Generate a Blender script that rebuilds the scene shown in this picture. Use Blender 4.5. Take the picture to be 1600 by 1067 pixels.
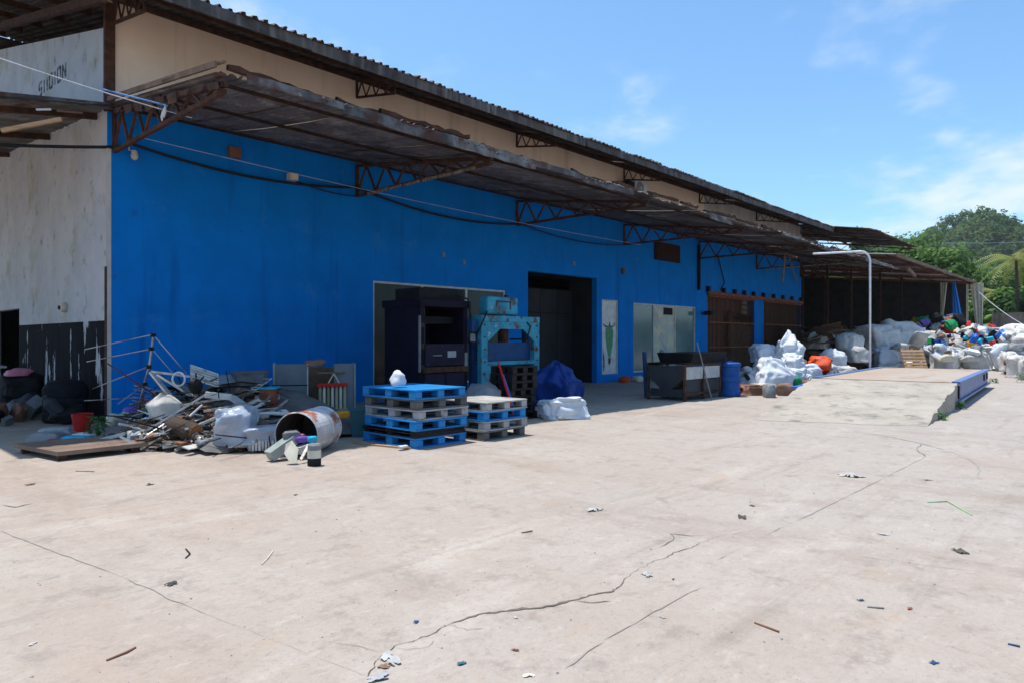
import bpy, math, random
import numpy as np
from mathutils import Vector, Matrix, noise as mnoise
R = math.radians
for o in list(bpy.data.objects): bpy.data.objects.remove(o)
SC = bpy.context.scene
COL = SC.collection
# ------------------------------------------------------------------ camera, sky, sun, exposure
cam = bpy.data.cameras.new('camera'); camo = bpy.data.objects.new('camera', cam); COL.objects.link(camo)
cam.sensor_width = 36; cam.lens = 24.0; cam.clip_end = 4000; cam.clip_start = .05
cam.shift_y = -.0022
camo.location = (-4.388, -14.707, 1.6)
camo.rotation_euler = (R(90), 0, R(42.71-90))
SC.camera = camo
SUN = Vector((-.07, .22, 1)).normalized()
wd = bpy.data.worlds.new('World'); SC.world = wd; wd.use_nodes = True
nt = wd.node_tree; nt.nodes.clear()
def N(nt, t, **k):
    n = nt.nodes.new(t)
    for a, b in k.items(): setattr(n, a, b)
    return n
wo = N(nt, 'ShaderNodeOutputWorld'); bg = N(nt, 'ShaderNodeBackground'); bg.inputs[1].default_value = .15
sky = N(nt, 'ShaderNodeTexSky', sky_type='NISHITA', sun_disc=False)
sky.sun_elevation = math.asin(SUN.z); sky.sun_rotation = math.atan2(SUN.x, SUN.y)
sky.air_density = 1.0; sky.dust_density = 1.2; sky.ozone_density = 1.6
tc = N(nt, 'ShaderNodeTexCoord')
# clouds laid on a flat layer overhead: direction / (height + c)
sep = N(nt, 'ShaderNodeSeparateXYZ'); nt.links.new(tc.outputs['Generated'], sep.inputs[0])
mx = N(nt, 'ShaderNodeMath', operation='MAXIMUM'); nt.links.new(sep.outputs[2], mx.inputs[0]); mx.inputs[1].default_value = 0
ad = N(nt, 'ShaderNodeMath', operation='ADD'); nt.links.new(mx.outputs[0], ad.inputs[0]); ad.inputs[1].default_value = .22
dv = N(nt, 'ShaderNodeVectorMath', operation='DIVIDE'); cb = N(nt, 'ShaderNodeCombineXYZ')
for i in range(3): nt.links.new(ad.outputs[0], cb.inputs[i])
nt.links.new(tc.outputs['Generated'], dv.inputs[0]); nt.links.new(cb.outputs[0], dv.inputs[1])
mp = N(nt, 'ShaderNodeMapping'); mp.inputs['Location'].default_value = (5.411, -1.612, -3.492); nt.links.new(dv.outputs[0], mp.inputs[0])
n1 = N(nt, 'ShaderNodeTexNoise'); n1.inputs['Scale'].default_value = 1.9; n1.inputs['Detail'].default_value = 8; n1.inputs['Roughness'].default_value = .55
nt.links.new(mp.outputs[0], n1.inputs['Vector'])
hz = N(nt, 'ShaderNodeMapRange'); nt.links.new(sep.outputs[2], hz.inputs[0])
hz.inputs[1].default_value = 0; hz.inputs[2].default_value = .5; hz.inputs[3].default_value = .12; hz.inputs[4].default_value = -.02
ah = N(nt, 'ShaderNodeMath', operation='ADD'); nt.links.new(n1.outputs[0], ah.inputs[0]); nt.links.new(hz.outputs[0], ah.inputs[1])
cr = N(nt, 'ShaderNodeMapRange', interpolation_type='SMOOTHSTEP'); nt.links.new(ah.outputs[0], cr.inputs[0])
cr.inputs[1].default_value = .53; cr.inputs[2].default_value = .74; cr.inputs[4].default_value = .8
tint = N(nt, 'ShaderNodeMix', data_type='RGBA', blend_type='MULTIPLY'); tint.inputs[0].default_value = 1
nt.links.new(sky.outputs[0], tint.inputs[6]); tint.inputs[7].default_value = (.88, 1.2, 1.36, 1)
mc = N(nt, 'ShaderNodeMix', data_type='RGBA'); nt.links.new(cr.outputs[0], mc.inputs[0])
nt.links.new(tint.outputs[2], mc.inputs[6]); mc.inputs[7].default_value = (5.6, 6.1, 6.5, 1)
nt.links.new(mc.outputs[2], bg.inputs[0]); nt.links.new(bg.outputs[0], wo.inputs[0])
sl = bpy.data.lights.new('sun', 'SUN'); sl.energy = 5.0; sl.angle = R(.5); sl.color = (1, .955, .9)
so = bpy.data.objects.new('sun', sl); COL.objects.link(so); so.rotation_euler = SUN.to_track_quat('Z', 'Y').to_euler()
SC.view_settings.view_transform = 'Standard'; SC.view_settings.look = 'None'; SC.view_settings.exposure = 0.15; SC.view_settings.gamma = 1

# ------------------------------------------------------------------ helpers
def tag(o, label=None, cat=None, group=None, kind=None):
    if label: o['label'] = label
    if cat: o['category'] = cat
    if group: o['group'] = group
    if kind: o['kind'] = kind
    return o
def thing(name, label, cat, loc=(0, 0, 0), rz=0, group=None):
    o = bpy.data.objects.new(name, None); COL.objects.link(o); o.empty_display_size = .2
    o.location = loc; o.rotation_euler = (0, 0, R(rz))
    return tag(o, label, cat, group)
def link(name, me, parent=None, loc=None, rot=None, mat=None, sc=None):
    if mat is not None and not me.materials: me.materials.append(mat)
    o = bpy.data.objects.new(name, me); COL.objects.link(o); o.parent = parent
    if loc is not None: o.location = loc
    if rot is not None: o.rotation_euler = rot
    if sc is not None: o.scale = sc
    return o
def copy_tree(o, parent=None):
    c = o.copy(); COL.objects.link(c); c.parent = parent
    for ch in o.children: copy_tree(ch, c)
    return c
class MB:
    def __init__(s): s.v = []; s.f = []
    def add(s, vs, fs):
        b = len(s.v); s.v += [tuple(v) for v in vs]; s.f += [tuple(i+b for i in f) for f in fs]; return s
    def box(s, x0, y0, z0, x1, y1, z1):
        return s.add([(x0,y0,z0),(x1,y0,z0),(x1,y1,z0),(x0,y1,z0),(x0,y0,z1),(x1,y0,z1),(x1,y1,z1),(x0,y1,z1)],
                     [(0,3,2,1),(4,5,6,7),(0,1,5,4),(1,2,6,5),(2,3,7,6),(3,0,4,7)])
    def bar(s, p, q, w=.04, h=None, up=(0, 0, 1)):
        h = h or w; p = Vector(p); q = Vector(q); d = (q-p).normalized(); u = Vector(up)
        if abs(d.dot(u)) > .98: u = Vector((0, 1, 0))
        sd = d.cross(u).normalized(); u = sd.cross(d)
        vs = []
        for c in (p, q):
            for a, b in ((-1,-1),(1,-1),(1,1),(-1,1)): vs.append(c+sd*a*w/2+u*b*h/2)
        return s.add(vs, [(0,1,2,3),(7,6,5,4),(0,4,5,1),(1,5,6,2),(2,6,7,3),(3,7,4,0)])
    def tube(s, pts, r, n=8, cap=True):
        pts = [Vector(p) for p in pts]; rs = r if isinstance(r, (list, tuple)) else [r]*len(pts); vs = []; fs = []
        u = None
        for i, p in enumerate(pts):
            d = (pts[min(i+1, len(pts)-1)]-pts[max(i-1, 0)]).normalized()
            if u is None:
                u = d.orthogonal().normalized()
            u = (u-d*u.dot(d)).normalized(); w = d.cross(u)
            for k in range(n):
                a = 2*math.pi*k/n; vs.append(p+(u*math.cos(a)+w*math.sin(a))*rs[i])
        for i in range(len(pts)-1):
            for k in range(n):
                a = i*n+k; b = i*n+(k+1) % n; fs.append((a, b, b+n, a+n))
        if cap: fs += [tuple(range(n))[::-1], tuple(range((len(pts)-1)*n, len(pts)*n))]
        return s.add(vs, fs)
    def lathe(s, prof, n=24, c=(0, 0, 0), close=True):
        vs = []; fs = []
        for r, z in prof:
            for k in range(n):
                a = 2*math.pi*k/n; vs.append((c[0]+r*math.cos(a), c[1]+r*math.sin(a), c[2]+z))
        for i in range(len(prof)-1):
            for k in range(n):
                a = i*n+k; b = i*n+(k+1) % n; fs.append((a, b, b+n, a+n))
        if close: fs += [tuple(range(n))[::-1], tuple(range((len(prof)-1)*n, len(prof)*n))]
        return s.add(vs, fs)
    def prism(s, poly, ax, t0, t1):      # poly in the two other axes
        def P(a, b, t): return {'x': (t, a, b), 'y': (a, t, b), 'z': (a, b, t)}[ax]
        n = len(poly); vs = [P(a, b, t0) for a, b in poly]+[P(a, b, t1) for a, b in poly]
        return s.add(vs, [tuple(range(n))[::-1], tuple(range(n, 2*n))]+[(i, (i+1) % n, n+(i+1) % n, n+i) for i in range(n)])
    def mesh(s, name='m', smooth=False):
        me = bpy.data.meshes.new(name); me.from_pydata(s.v, [], s.f); me.validate()
        import bmesh
        bm = bmesh.new(); bm.from_mesh(me); bmesh.ops.recalc_face_normals(bm, faces=bm.faces); bm.to_mesh(me); bm.free()
        if smooth:
            for p in me.polygons: p.use_smooth = True
        return me
    def build(s, name, mat, parent=None, loc=None, rot=None, smooth=False, bev=0):
        me = s.mesh(name, smooth); o = link(name, me, parent, loc, rot, mat)
        if bev:
            m = o.modifiers.new('bevel', 'BEVEL'); m.width = bev; m.segments = 2; m.limit_method = 'ANGLE'
        return o
def arr_mesh(name, V, F, smooth=False, mat=None):
    me = bpy.data.meshes.new(name); V = np.asarray(V, dtype=np.float32); F = np.asarray(F, dtype=np.int32); k = F.shape[1]
    me.vertices.add(len(V)); me.vertices.foreach_set('co', V.ravel()); me.loops.add(F.size); me.loops.foreach_set('vertex_index', F.ravel())
    me.polygons.add(len(F)); me.polygons.foreach_set('loop_start', np.arange(0, F.size, k, dtype=np.int32))
    me.update(calc_edges=True); me.validate()
    if smooth:
        for p in me.polygons: p.use_smooth = True
    if mat: me.materials.append(mat)
    return me
def nz(x, y, z, s=1.0, seed=0): return mnoise.noise(Vector((x*s+seed*7.31, y*s-seed*3.17, z*s+seed*1.7)))

# ------------------------------------------------------------------ materials
MATS = {}
def M(name, c1, c2=None, scale=4, lo=.45, hi=.65, rough=.6, metal=0, bump=0, bsc=25, spots=None, rnd=0, coord='obj', st=(1, 1, 1), spec=.22, streak=None):
    m = bpy.data.materials.new(name); m.use_nodes = True; MATS[name] = m; t = m.node_tree; L = t.links.new
    p = t.nodes['Principled BSDF']; p.inputs['Roughness'].default_value = rough; p.inputs['Metallic'].default_value = metal
    p.inputs['Specular IOR Level'].default_value = spec
    if coord == 'obj': vec = N(t, 'ShaderNodeTexCoord').outputs['Object']
    else: vec = N(t, 'ShaderNodeNewGeometry').outputs['Position']
    oi = N(t, 'ShaderNodeObjectInfo')
    off = N(t, 'ShaderNodeVectorMath', operation='MULTIPLY_ADD'); L(oi.outputs['Random'], off.inputs[0]); off.inputs[1].default_value = (9, 17, 5) if coord == 'obj' else (0, 0, 0); L(vec, off.inputs[2])
    vec = off.outputs[0]
    def nzn(scale, det=6, st=st):
        mp = N(t, 'ShaderNodeMapping'); mp.inputs['Scale'].default_value = st; L(vec, mp.inputs[0])
        n = N(t, 'ShaderNodeTexNoise'); n.inputs['Scale'].default_value = scale; n.inputs['Detail'].default_value = min(det, 5); n.inputs['Roughness'].default_value = .62; L(mp.outputs[0], n.inputs['Vector']); return n.outputs[0]
    def mr(src, a, b):
        r = N(t, 'ShaderNodeMapRange'); L(src, r.inputs[0]); r.inputs[1].default_value = a; r.inputs[2].default_value = b; return r.outputs[0]
    def mix(f, a, b):
        x = N(t, 'ShaderNodeMix', data_type='RGBA')
        if hasattr(f, 'links'): L(f, x.inputs[0])
        else: x.inputs[0].default_value = f
        for i, c in ((6, a), (7, b)):
            if hasattr(c, 'links'): L(c, x.inputs[i])
            else: x.inputs[i].default_value = (*c, 1)
        return x.outputs[2]
    c2 = c2 or tuple(v*.72 for v in c1)
    col = mix(mr(nzn(scale), lo, hi), c1, c2)
    if streak:
        sc_, sl_, sh_, sc3 = streak
        col = mix(mr(nzn(sc_, 5, (1, 1, .08)), sl_, sh_), col, sc3)
    if spots:
        for s_ in (spots if isinstance(spots, list) else [spots]):
            col = mix(mr(nzn(s_[1], 8), s_[2], s_[3]), col, s_[0])
    if rnd:
        h = N(t, 'ShaderNodeHueSaturation'); r = N(t, 'ShaderNodeMapRange'); L(oi.outputs['Random'], r.inputs[0]); r.inputs[3].default_value = 1-rnd; r.inputs[4].default_value = 1+rnd
        L(r.outputs[0], h.inputs['Value']); L(col, h.inputs['Color']); col = h.outputs[0]
    L(col, p.inputs['Base Color'])
    if bump:
        b = N(t, 'ShaderNodeBump'); b.inputs['Strength'].default_value = bump; b.inputs['Distance'].default_value = .02
        L(nzn(bsc, 8), b.inputs['Height']); L(b.outputs[0], p.inputs['Normal'])
    return m
RUST = (.11, .045, .025); DRUST = (.045, .024, .017)
M('blue_wall', (.0, .185, .62), (.0, .15, .5), 1.2, .4, .7, .75, spec=.08, coord='pos', bump=.08, bsc=14, spots=[((.02, .2, .56), 1.3, .58, .72), ((.01, .1, .36), 3.1, .64, .76), ((.22, .33, .45), 7, .72, .76)], streak=(2.6, .55, .78, (.0, .1, .38)))
M('beige_wall', (.9, .69, .53), (.8, .58, .43), .8, .4, .7, .8, coord='pos', bump=.06, streak=(1.3, .55, .85, (.38, .24, .15)))
M('greywhite_wall', (.55, .5, .46), (.4, .36, .33), 1.2, .4, .7, .8, coord='pos', bump=.08, streak=(2, .5, .75, (.3, .26, .23)))
M('side_wall', (.56, .57, .6), (.45, .46, .5), .9, .4, .7, .8, coord='pos', bump=.08, streak=(.5, .66, .9, (.3, .31, .32)), spots=[((.36, .35, .22), .8, .56, .74), ((.2, .2, .2), 2.6, .58, .75), ((.2, .33, .36), 1.1, .66, .74)])
M('dado', (.01, .01, .014), (.02, .02, .028), 2, .4, .7, .85, spec=.05, coord='pos', bump=.1, spots=[((.5, .52, .55), 1.7, .6, .62)], st=(1, 1.6, .4))
M('rust_dark', (.05, .024, .016), (.025, .015, .011), 6, .35, .6, .9, bump=.3, bsc=40, spec=.1)
M('rust', RUST, DRUST, 6, .35, .6, .85, bump=.3, bsc=40, rnd=.25)
M('rail_rust', (.27, .085, .045), RUST, 5, .4, .65, .8, bump=.2, bsc=30)
M('sheet', (.2, .18, .165), (.095, .082, .074), 1.6, .35, .62, .6, metal=.25, bump=.15, bsc=30, rnd=.22, spots=[((.11, .05, .03), 2.2, .56, .68)], streak=(2.2, .52, .72, (.32, .29, .27)))
M('sheet_old', (.16, .14, .13), (.06, .045, .04), 1.3, .35, .6, .8, bump=.2, bsc=30, rnd=.2, spots=[((.12, .05, .03), 1.7, .55, .66)])
M('sheet_shed', (.3, .29, .28), (.16, .14, .13), 1.0, .4, .65, .7, bump=.1, rnd=.15, spots=[((.15, .07, .045), 1.5, .6, .7)])
M('flashing', (.2, .19, .185), (.07, .06, .055), 2.2, .38, .6, .55, metal=.3, bump=.15, rnd=.3, spots=[((.1, .04, .025), 2.4, .5, .62), ((.42, .41, .4), 4, .68, .74)])
M('fascia', (.095, .083, .078), (.045, .039, .037), 2.5, .4, .65, .75, bump=.2, rnd=.15, streak=(5, .5, .7, (.19, .175, .165)))
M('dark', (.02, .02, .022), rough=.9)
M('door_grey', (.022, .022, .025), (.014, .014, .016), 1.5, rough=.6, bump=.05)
M('alu', (.5, .49, .46), (.3, .29, .27), 5, .4, .65, .38, metal=.65, bump=.08, rnd=.25, spots=[((.15, .11, .08), 5, .54, .68)])
M('alu_white', (.6, .59, .56), (.43, .41, .37), 5, .4, .65, .45, rnd=.15, bump=.05, spots=[((.2, .15, .1), 5, .56, .7)])
M('frame_white', (.55, .56, .55), (.4, .41, .4), 4, rough=.5)
M('frame_grey', (.28, .29, .29), (.2, .2, .2), 4, rough=.5)
M('glass', (.1, .2, .21), (.075, .15, .16), 1.2, .35, .7, .12, spec=.6, spots=[((.2, .25, .24), 2.5, .6, .8)])
M('glass_dark', (.016, .022, .025), (.01, .014, .017), 1.2, rough=.1, spec=.2)
M('glass_dim', (.03, .052, .06), (.02, .034, .04), 1.2, .35, .7, .15, spec=.2)
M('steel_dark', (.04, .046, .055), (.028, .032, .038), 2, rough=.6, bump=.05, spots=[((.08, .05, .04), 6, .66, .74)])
M('film', (.6, .55, .38), (.4, .46, .42), 1.6, .42, .55, .4, bump=.3, bsc=5)
M('baler', (.009, .007, .018), (.006, .004, .01), 3, rough=.6, spec=.1, bump=.1, spots=[((.09, .06, .05), 9, .68, .74)])
M('baler_panel', (.022, .018, .038), (.014, .012, .024), 2, rough=.6, spec=.1, spots=[((.12, .08, .06), 7, .68, .74)])
M('teal', (.04, .31, .43), (.025, .22, .33), 3, .4, .65, .5, bump=.15, spots=[((.02, .14, .2), 2, .52, .7), ((.09, .045, .03), 3.2, .54, .63), ((.33, .4, .42), 5, .64, .7)])
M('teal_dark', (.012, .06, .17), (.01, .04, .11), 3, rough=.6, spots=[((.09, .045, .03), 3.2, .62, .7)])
M('pal_blue', (.015, .21, .52), (.012, .16, .4), 3, .4, .7, .5, bump=.08, rnd=.1, spots=[((.2, .3, .38), 5, .66, .76)])
M('pal_grey', (.36, .36, .37), (.24, .24, .25), 3, .4, .65, .6, bump=.1, rnd=.1, spots=[((.12, .11, .1), 6, .6, .7)])
M('pal_dgrey', (.13, .125, .12), (.08, .078, .075), 3, .4, .65, .7, bump=.1, rnd=.12)
M('pal_greytop', (.42, .4, .36), (.25, .235, .21), 4, .4, .65, .8, bump=.2, rnd=.1)
M('pal_black', (.01, .009, .01), (.022, .02, .02), 5, .45, .7, .6, bump=.2, rnd=.2, spots=[((.06, .05, .045), 7, .64, .74)])
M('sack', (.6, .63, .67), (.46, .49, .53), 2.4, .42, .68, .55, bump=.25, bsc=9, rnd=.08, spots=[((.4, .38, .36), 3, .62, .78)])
M('sack_print', (.58, .61, .65), (.45, .48, .52), 2.4, .42, .68, .55, bump=.25, bsc=9, rnd=.06, spots=[((.1, .11, .14), 4.5, .66, .69)])
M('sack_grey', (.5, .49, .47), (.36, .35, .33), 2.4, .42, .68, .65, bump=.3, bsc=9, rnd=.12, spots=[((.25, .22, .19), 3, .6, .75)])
M('sack_white', (.6, .59, .57), (.43, .41, .38), 2, .4, .68, .55, bump=.3, bsc=7, rnd=.18, spots=[((.3, .26, .22), 2.2, .55, .75), ((.16, .14, .12), 6, .66, .74)])
M('plastic_clear', (.5, .56, .66), (.4, .46, .55), 3, .4, .65, .25, bump=.5, bsc=8, spec=.6)
MATS['plastic_clear'].node_tree.nodes['Principled BSDF'].inputs['Alpha'].default_value = .62
M('tarp', (.008, .042, .23), (.005, .028, .15), 3, .4, .7, .35, bump=.4, bsc=7)
M('tarp_bright', (.01, .19, .62), (.01, .13, .45), 2, .4, .7, .4, bump=.3, bsc=7)
M('drum_white', (.52, .52, .54), (.4, .41, .43), 3, .4, .65, .5, bump=.12, spots=[((.3, .1, .05), 2.6, .53, .62), ((.16, .07, .04), 6, .6, .68)], streak=(4, .5, .7, (.3, .27, .25)))
M('drum_inside', (.05, .04, .04), (.1, .06, .04), 4, rough=.8)
M('concrete_ramp', (.38, .335, .28), (.3, .265, .22), 1.5, .4, .65, .9, coord='pos', bump=.25, bsc=12, spots=[((.13, .115, .1), 2.2, .55, .74), ((.17, .155, .14), 14, .62, .72)])
M('deck', (.37, .28, .21), (.37, .325, .275), .8, .4, .62, .75, coord='pos', bump=.1, st=(.35, 1, 1), spots=[((.3, .16, .09), 1.2, .57, .72)])
M('beam_blue', (.12, .18, .36), (.09, .14, .29), 2.5, .4, .65, .45, bump=.08, spots=[((.16, .12, .1), 4, .68, .75)])
M('pipe_white', (.75, .76, .78), (.6, .61, .62), 6, rough=.4)
M('cable', (.012, .012, .014), rough=.6)
M('rope', (.5, .52, .58), rough=.7)
M('rope_blue', (.12, .3, .62), rough=.7)
M('cardboard', (.24, .15, .1), (.15, .09, .06), 4, .4, .65, .85, bump=.2, rnd=.35)
M('wood', (.45, .29, .16), (.33, .2, .11), 3, .4, .65, .8, bump=.2, bsc=30, st=(1, 1, 6), rnd=.15)
M('wood_old', (.2, .13, .09), (.12, .075, .05), 3, .4, .65, .85, bump=.2, bsc=30, rnd=.2)
M('plate', (.22, .155, .115), (.15, .1, .075), 1.5, .4, .65, .75, bump=.1, spots=[((.45, .36, .28), 3, .6, .75)])
M('log', (.36, .16, .06), (.2, .08, .03), 7, .4, .6, .9, bump=.4, bsc=30)
M('bark', (.075, .055, .04), (.045, .034, .026), 6, rough=.95, bump=.5)
M('cabinet', (.13, .16, .185), (.1, .125, .145), 2, rough=.5, bump=.05)
M('bin_teal', (.025, .12, .15), (.02, .085, .11), 3, rough=.5)
M('black', (.008, .008, .009), (.016, .016, .018), 4, rough=.6, spec=.12, bump=.1)
M('tyre', (.009, .009, .013), (.015, .015, .02), 6, rough=.7, spec=.1, bump=.3)
for nm, c in (('red', (.5, .015, .015)), ('orange', (.65, .09, .025)), ('green', (.01, .25, .08)), ('yellow', (.65, .3, .02)), ('cyan', (.02, .4, .6)), ('pink', (.6, .2, .3)), ('purple', (.2, .1, .45)), ('blue', (.015, .12, .5)), ('white', (.62, .63, .63)), ('cream', (.62, .57, .45)), ('grey', (.22, .23, .24)), ('brown', (.22, .1, .06)), ('lgreen', (.25, .5, .25)), ('ltgrey', (.42, .43, .43)), ('metalgreen', (.33, .37, .34)), ('glassbottle', (.35, .34, .2))):
    M(nm, c, tuple(v*.7 for v in c), 5, .4, .7, .5, rnd=.12, bump=.08)
M('print_black', (.05, .055, .085), (.3, .31, .34), 9, .48, .56, rough=.8); M('print_green', (.06, .3, .14), (.03, .16, .07), 8, rough=.4)
M('fence', (.17, .15, .13), (.1, .09, .08), 2, .4, .65, .9, coord='pos', bump=.2, streak=(3, .5, .7, (.08, .07, .06)))
M('leaf', (.11, .2, .04), (.07, .14, .03), .6, .4, .65, .6, rnd=.15, coord='pos')
M('leaf_light', (.18, .27, .05), (.12, .2, .04), .5, .4, .65, .6, rnd=.12, coord='pos')
M('leaf_dark', (.07, .14, .035), (.05, .1, .028), .5, .4, .65, .6, rnd=.12, coord='pos')
M('leaf_hill', (.12, .19, .06), (.07, .13, .05), .06, .42, .6, .7, coord='pos', spots=[((.2, .22, .08), .05, .6, .72)])
M('leaf_palm', (.24, .29, .07), (.3, .29, .09), .8, .4, .65, .5, coord='pos')
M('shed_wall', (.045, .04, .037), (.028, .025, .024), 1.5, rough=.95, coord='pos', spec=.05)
M('hill', (.03, .06, .02), (.045, .06, .025), .05, rough=.95, coord='pos')
M('weed', (.08, .2, .05), (.05, .12, .03), 6, rough=.6)
M('roof_blue', (.3, .36, .42), (.24, .29, .34), 1, rough=.5)
M('crack', (.1, .083, .07), (.2, .17, .145), 3, rough=.95, coord='pos')
M('joint', (.27, .245, .215), (.34, .31, .275), 3, rough=.95, coord='pos')

for nm in ('leaf', 'leaf_light', 'leaf_dark', 'leaf_hill', 'leaf_palm', 'weed'):
    t = MATS[nm].node_tree; p = t.nodes['Principled BSDF']; out = [n for n in t.nodes if n.type == 'OUTPUT_MATERIAL'][0]
    tr = N(t, 'ShaderNodeBsdfTranslucent'); t.links.new(p.inputs['Base Color'].links[0].from_socket, tr.inputs[0]); ms = N(t, 'ShaderNodeMixShader'); ms.inputs[0].default_value = .4
    t.links.new(p.outputs[0], ms.inputs[1]); t.links.new(tr.outputs[0], ms.inputs[2]); t.links.new(ms.outputs[0], out.inputs[0])
M('litter_white', (.42, .41, .39), (.28, .26, .24), 9, .4, .65, .9)
M('litter_dark', (.06, .055, .05), (.1, .09, .08), 9, rough=.9)
M('trim', (.3, .26, .21), (.12, .09, .07), 9, .4, .6, .8)
M('drum_blue', (.012, .085, .32), (.009, .06, .22), 5, .4, .7, .6, bump=.1)

# image pixel coordinates (horizontal, vertical) and depth -> point on the site
def PP(a, b, d):
    r = (a-800)/1067*d
    return Vector((-4.388+r*.67838+d*.73473, -14.707-r*.73473+d*.67838, 1.6+(530-b)/1067*d))
def g1(a, b): p = PP(a, b, 1.6*1067/(b-530)); return p.x, p.y
# ground material: worn pinkish concrete, greyer towards the weighbridge, scuffs, dust and oil
def ground_mat():
    m = bpy.data.materials.new('concrete_yard'); m.use_nodes = True; t = m.node_tree; L = t.links.new; p = t.nodes['Principled BSDF']
    p.inputs['Roughness'].default_value = .88; p.inputs['Specular IOR Level'].default_value = .25
    pos = N(t, 'ShaderNodeNewGeometry').outputs['Position']
    def nz_(scale, det=6, st=(1, 1, 1), rz=0, ro=.6, off=(0, 0, 0)):
        mp = N(t, 'ShaderNodeMapping'); mp.inputs['Scale'].default_value = st; mp.inputs['Rotation'].default_value = (0, 0, R(rz)); mp.inputs['Location'].default_value = off; L(pos, mp.inputs[0])
        n = N(t, 'ShaderNodeTexNoise'); n.inputs['Scale'].default_value = scale; n.inputs['Detail'].default_value = min(det, 5); n.inputs['Roughness'].default_value = ro; L(mp.outputs[0], n.inputs['Vector']); return n.outputs[0]
    def mr(src, a, b, c=0, d=1):
        r = N(t, 'ShaderNodeMapRange'); L(src, r.inputs[0]); r.inputs[1].default_value = a; r.inputs[2].default_value = b; r.inputs[3].default_value = c; r.inputs[4].default_value = d; return r.outputs[0]
    def mix(f, a, b, bt='MIX'):
        x = N(t, 'ShaderNodeMix', data_type='RGBA', blend_type=bt); L(f, x.inputs[0])
        for i, c in ((6, a), (7, b)):
            if hasattr(c, 'links'): L(c, x.inputs[i])
            else: x.inputs[i].default_value = (*c, 1)
        return x.outputs[2]
    # slow drift from pink dust (left, near the building corner) to grey (right)
    dot = N(t, 'ShaderNodeVectorMath', operation='DOT_PRODUCT'); L(pos, dot.inputs[0]); dot.inputs[1].default_value = (.07, -.075, 0)
    sm = N(t, 'ShaderNodeMath', operation='ADD'); L(dot.outputs['Value'], sm.inputs[0]); L(mr(nz_(.35, 4), 0, 1, -.9, .9), sm.inputs[1])
    col = mix(mr(sm.outputs[0], -.2, 1.5), (0.382, 0.296, 0.232), (0.367, 0.327, 0.286))
    col = mix(mr(nz_(.55, 6, (1, 1, 1), 0, .65, (4, 2, 0)), .44, .66, 0, .6), col, (0.407, 0.358, 0.307))
    col = mix(mr(nz_(.9, 7, (1, .35, 1), 35, .65, (7, 9, 0)), .53, .72, 0, .75), col, (0.270, 0.208, 0.165))
    col = mix(mr(nz_(1.1, 7, (.3, 1, 1), -20, .65, (1, 5, 0)), .56, .74, 0, .75), col, (0.488, 0.435, 0.379))
    col = mix(mr(nz_(3.2, 8, (1, 1, 1), 0, .7, (3, 3, 0)), .6, .76, 0, .7), col, (0.179, 0.145, 0.118))
    col = mix(mr(nz_(2.0, 5, (.5, 1, 1), 60, .6, (8, 1, 0)), .62, .74, 0, .4), col, (0.407, 0.255, 0.142))
    col = mix(mr(nz_(28, 6, ro=.7), .3, .75, 0, .34), col, (0.244, 0.201, 0.165))
    col = mix(mr(nz_(60, 3, off=(5, 5, 5)), .68, .76, 0, .6), col, (0.552, 0.508, 0.450))
    col = mix(mr(nz_(5.5, 9, (1, 1, 1), 0, .75, (2, 6, 0)), .5, .7, 0, .5), col, (0.273, 0.219, 0.178))
    col = mix(mr(nz_(9, 9, (.5, 1, 1), 25, .75, (6, 1, 0)), .55, .7, 0, .5), col, (0.463, 0.411, 0.358))
    col = mix(mr(nz_(1.6, 10, (.12, 1.4, 1), 12, .72, (2, 2, 0)), .57, .68, 0, .55), col, (0.243, 0.203, 0.167))
    col = mix(mr(nz_(14, 10, ro=.8, off=(1, 8, 0)), .62, .68, 0, .6), col, (0.162, 0.131, 0.108))
    col = mix(mr(nz_(.42, 8, (1, .5, 1), 50, .7, (11, 3, 0)), .52, .7, 0, .35), col, (0.313, 0.230, 0.173))
    col = mix(mr(nz_(2.4, 10, ro=.78, off=(12, 8, 0)), .54, .66, 0, .5), col, (0.208, 0.169, 0.142))
    col = mix(mr(nz_(20, 10, ro=.85, off=(12, 2, 0)), .56, .66, 0, .5), col, (0.177, 0.149, 0.127))
    # earth and grass beyond the yard
    sx = N(t, 'ShaderNodeSeparateXYZ'); L(pos, sx.inputs[0])
    col = mix(mr(sx.outputs[0], 66, 70), col, (.09, .1, .05))
    L(col, p.inputs['Base Color'])
    b = N(t, 'ShaderNodeBump'); b.inputs['Strength'].default_value = .5; b.inputs['Distance'].default_value = .012
    s2 = N(t, 'ShaderNodeMath', operation='ADD'); L(nz_(9, 8, ro=.7), s2.inputs[0]); L(nz_(60, 4), s2.inputs[1]); L(s2.outputs[0], b.inputs['Height']); L(b.outputs[0], p.inputs['Normal'])
    return m
GM = ground_mat()
gb = MB(); gb.add([(-300, -400, 0), (750, -400, 0), (750, 750, 0), (-300, 750, 0)], [(0, 1, 2, 3)])
ground = tag(gb.build('ground', GM), kind='structure')
rc = random.Random(5)
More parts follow.
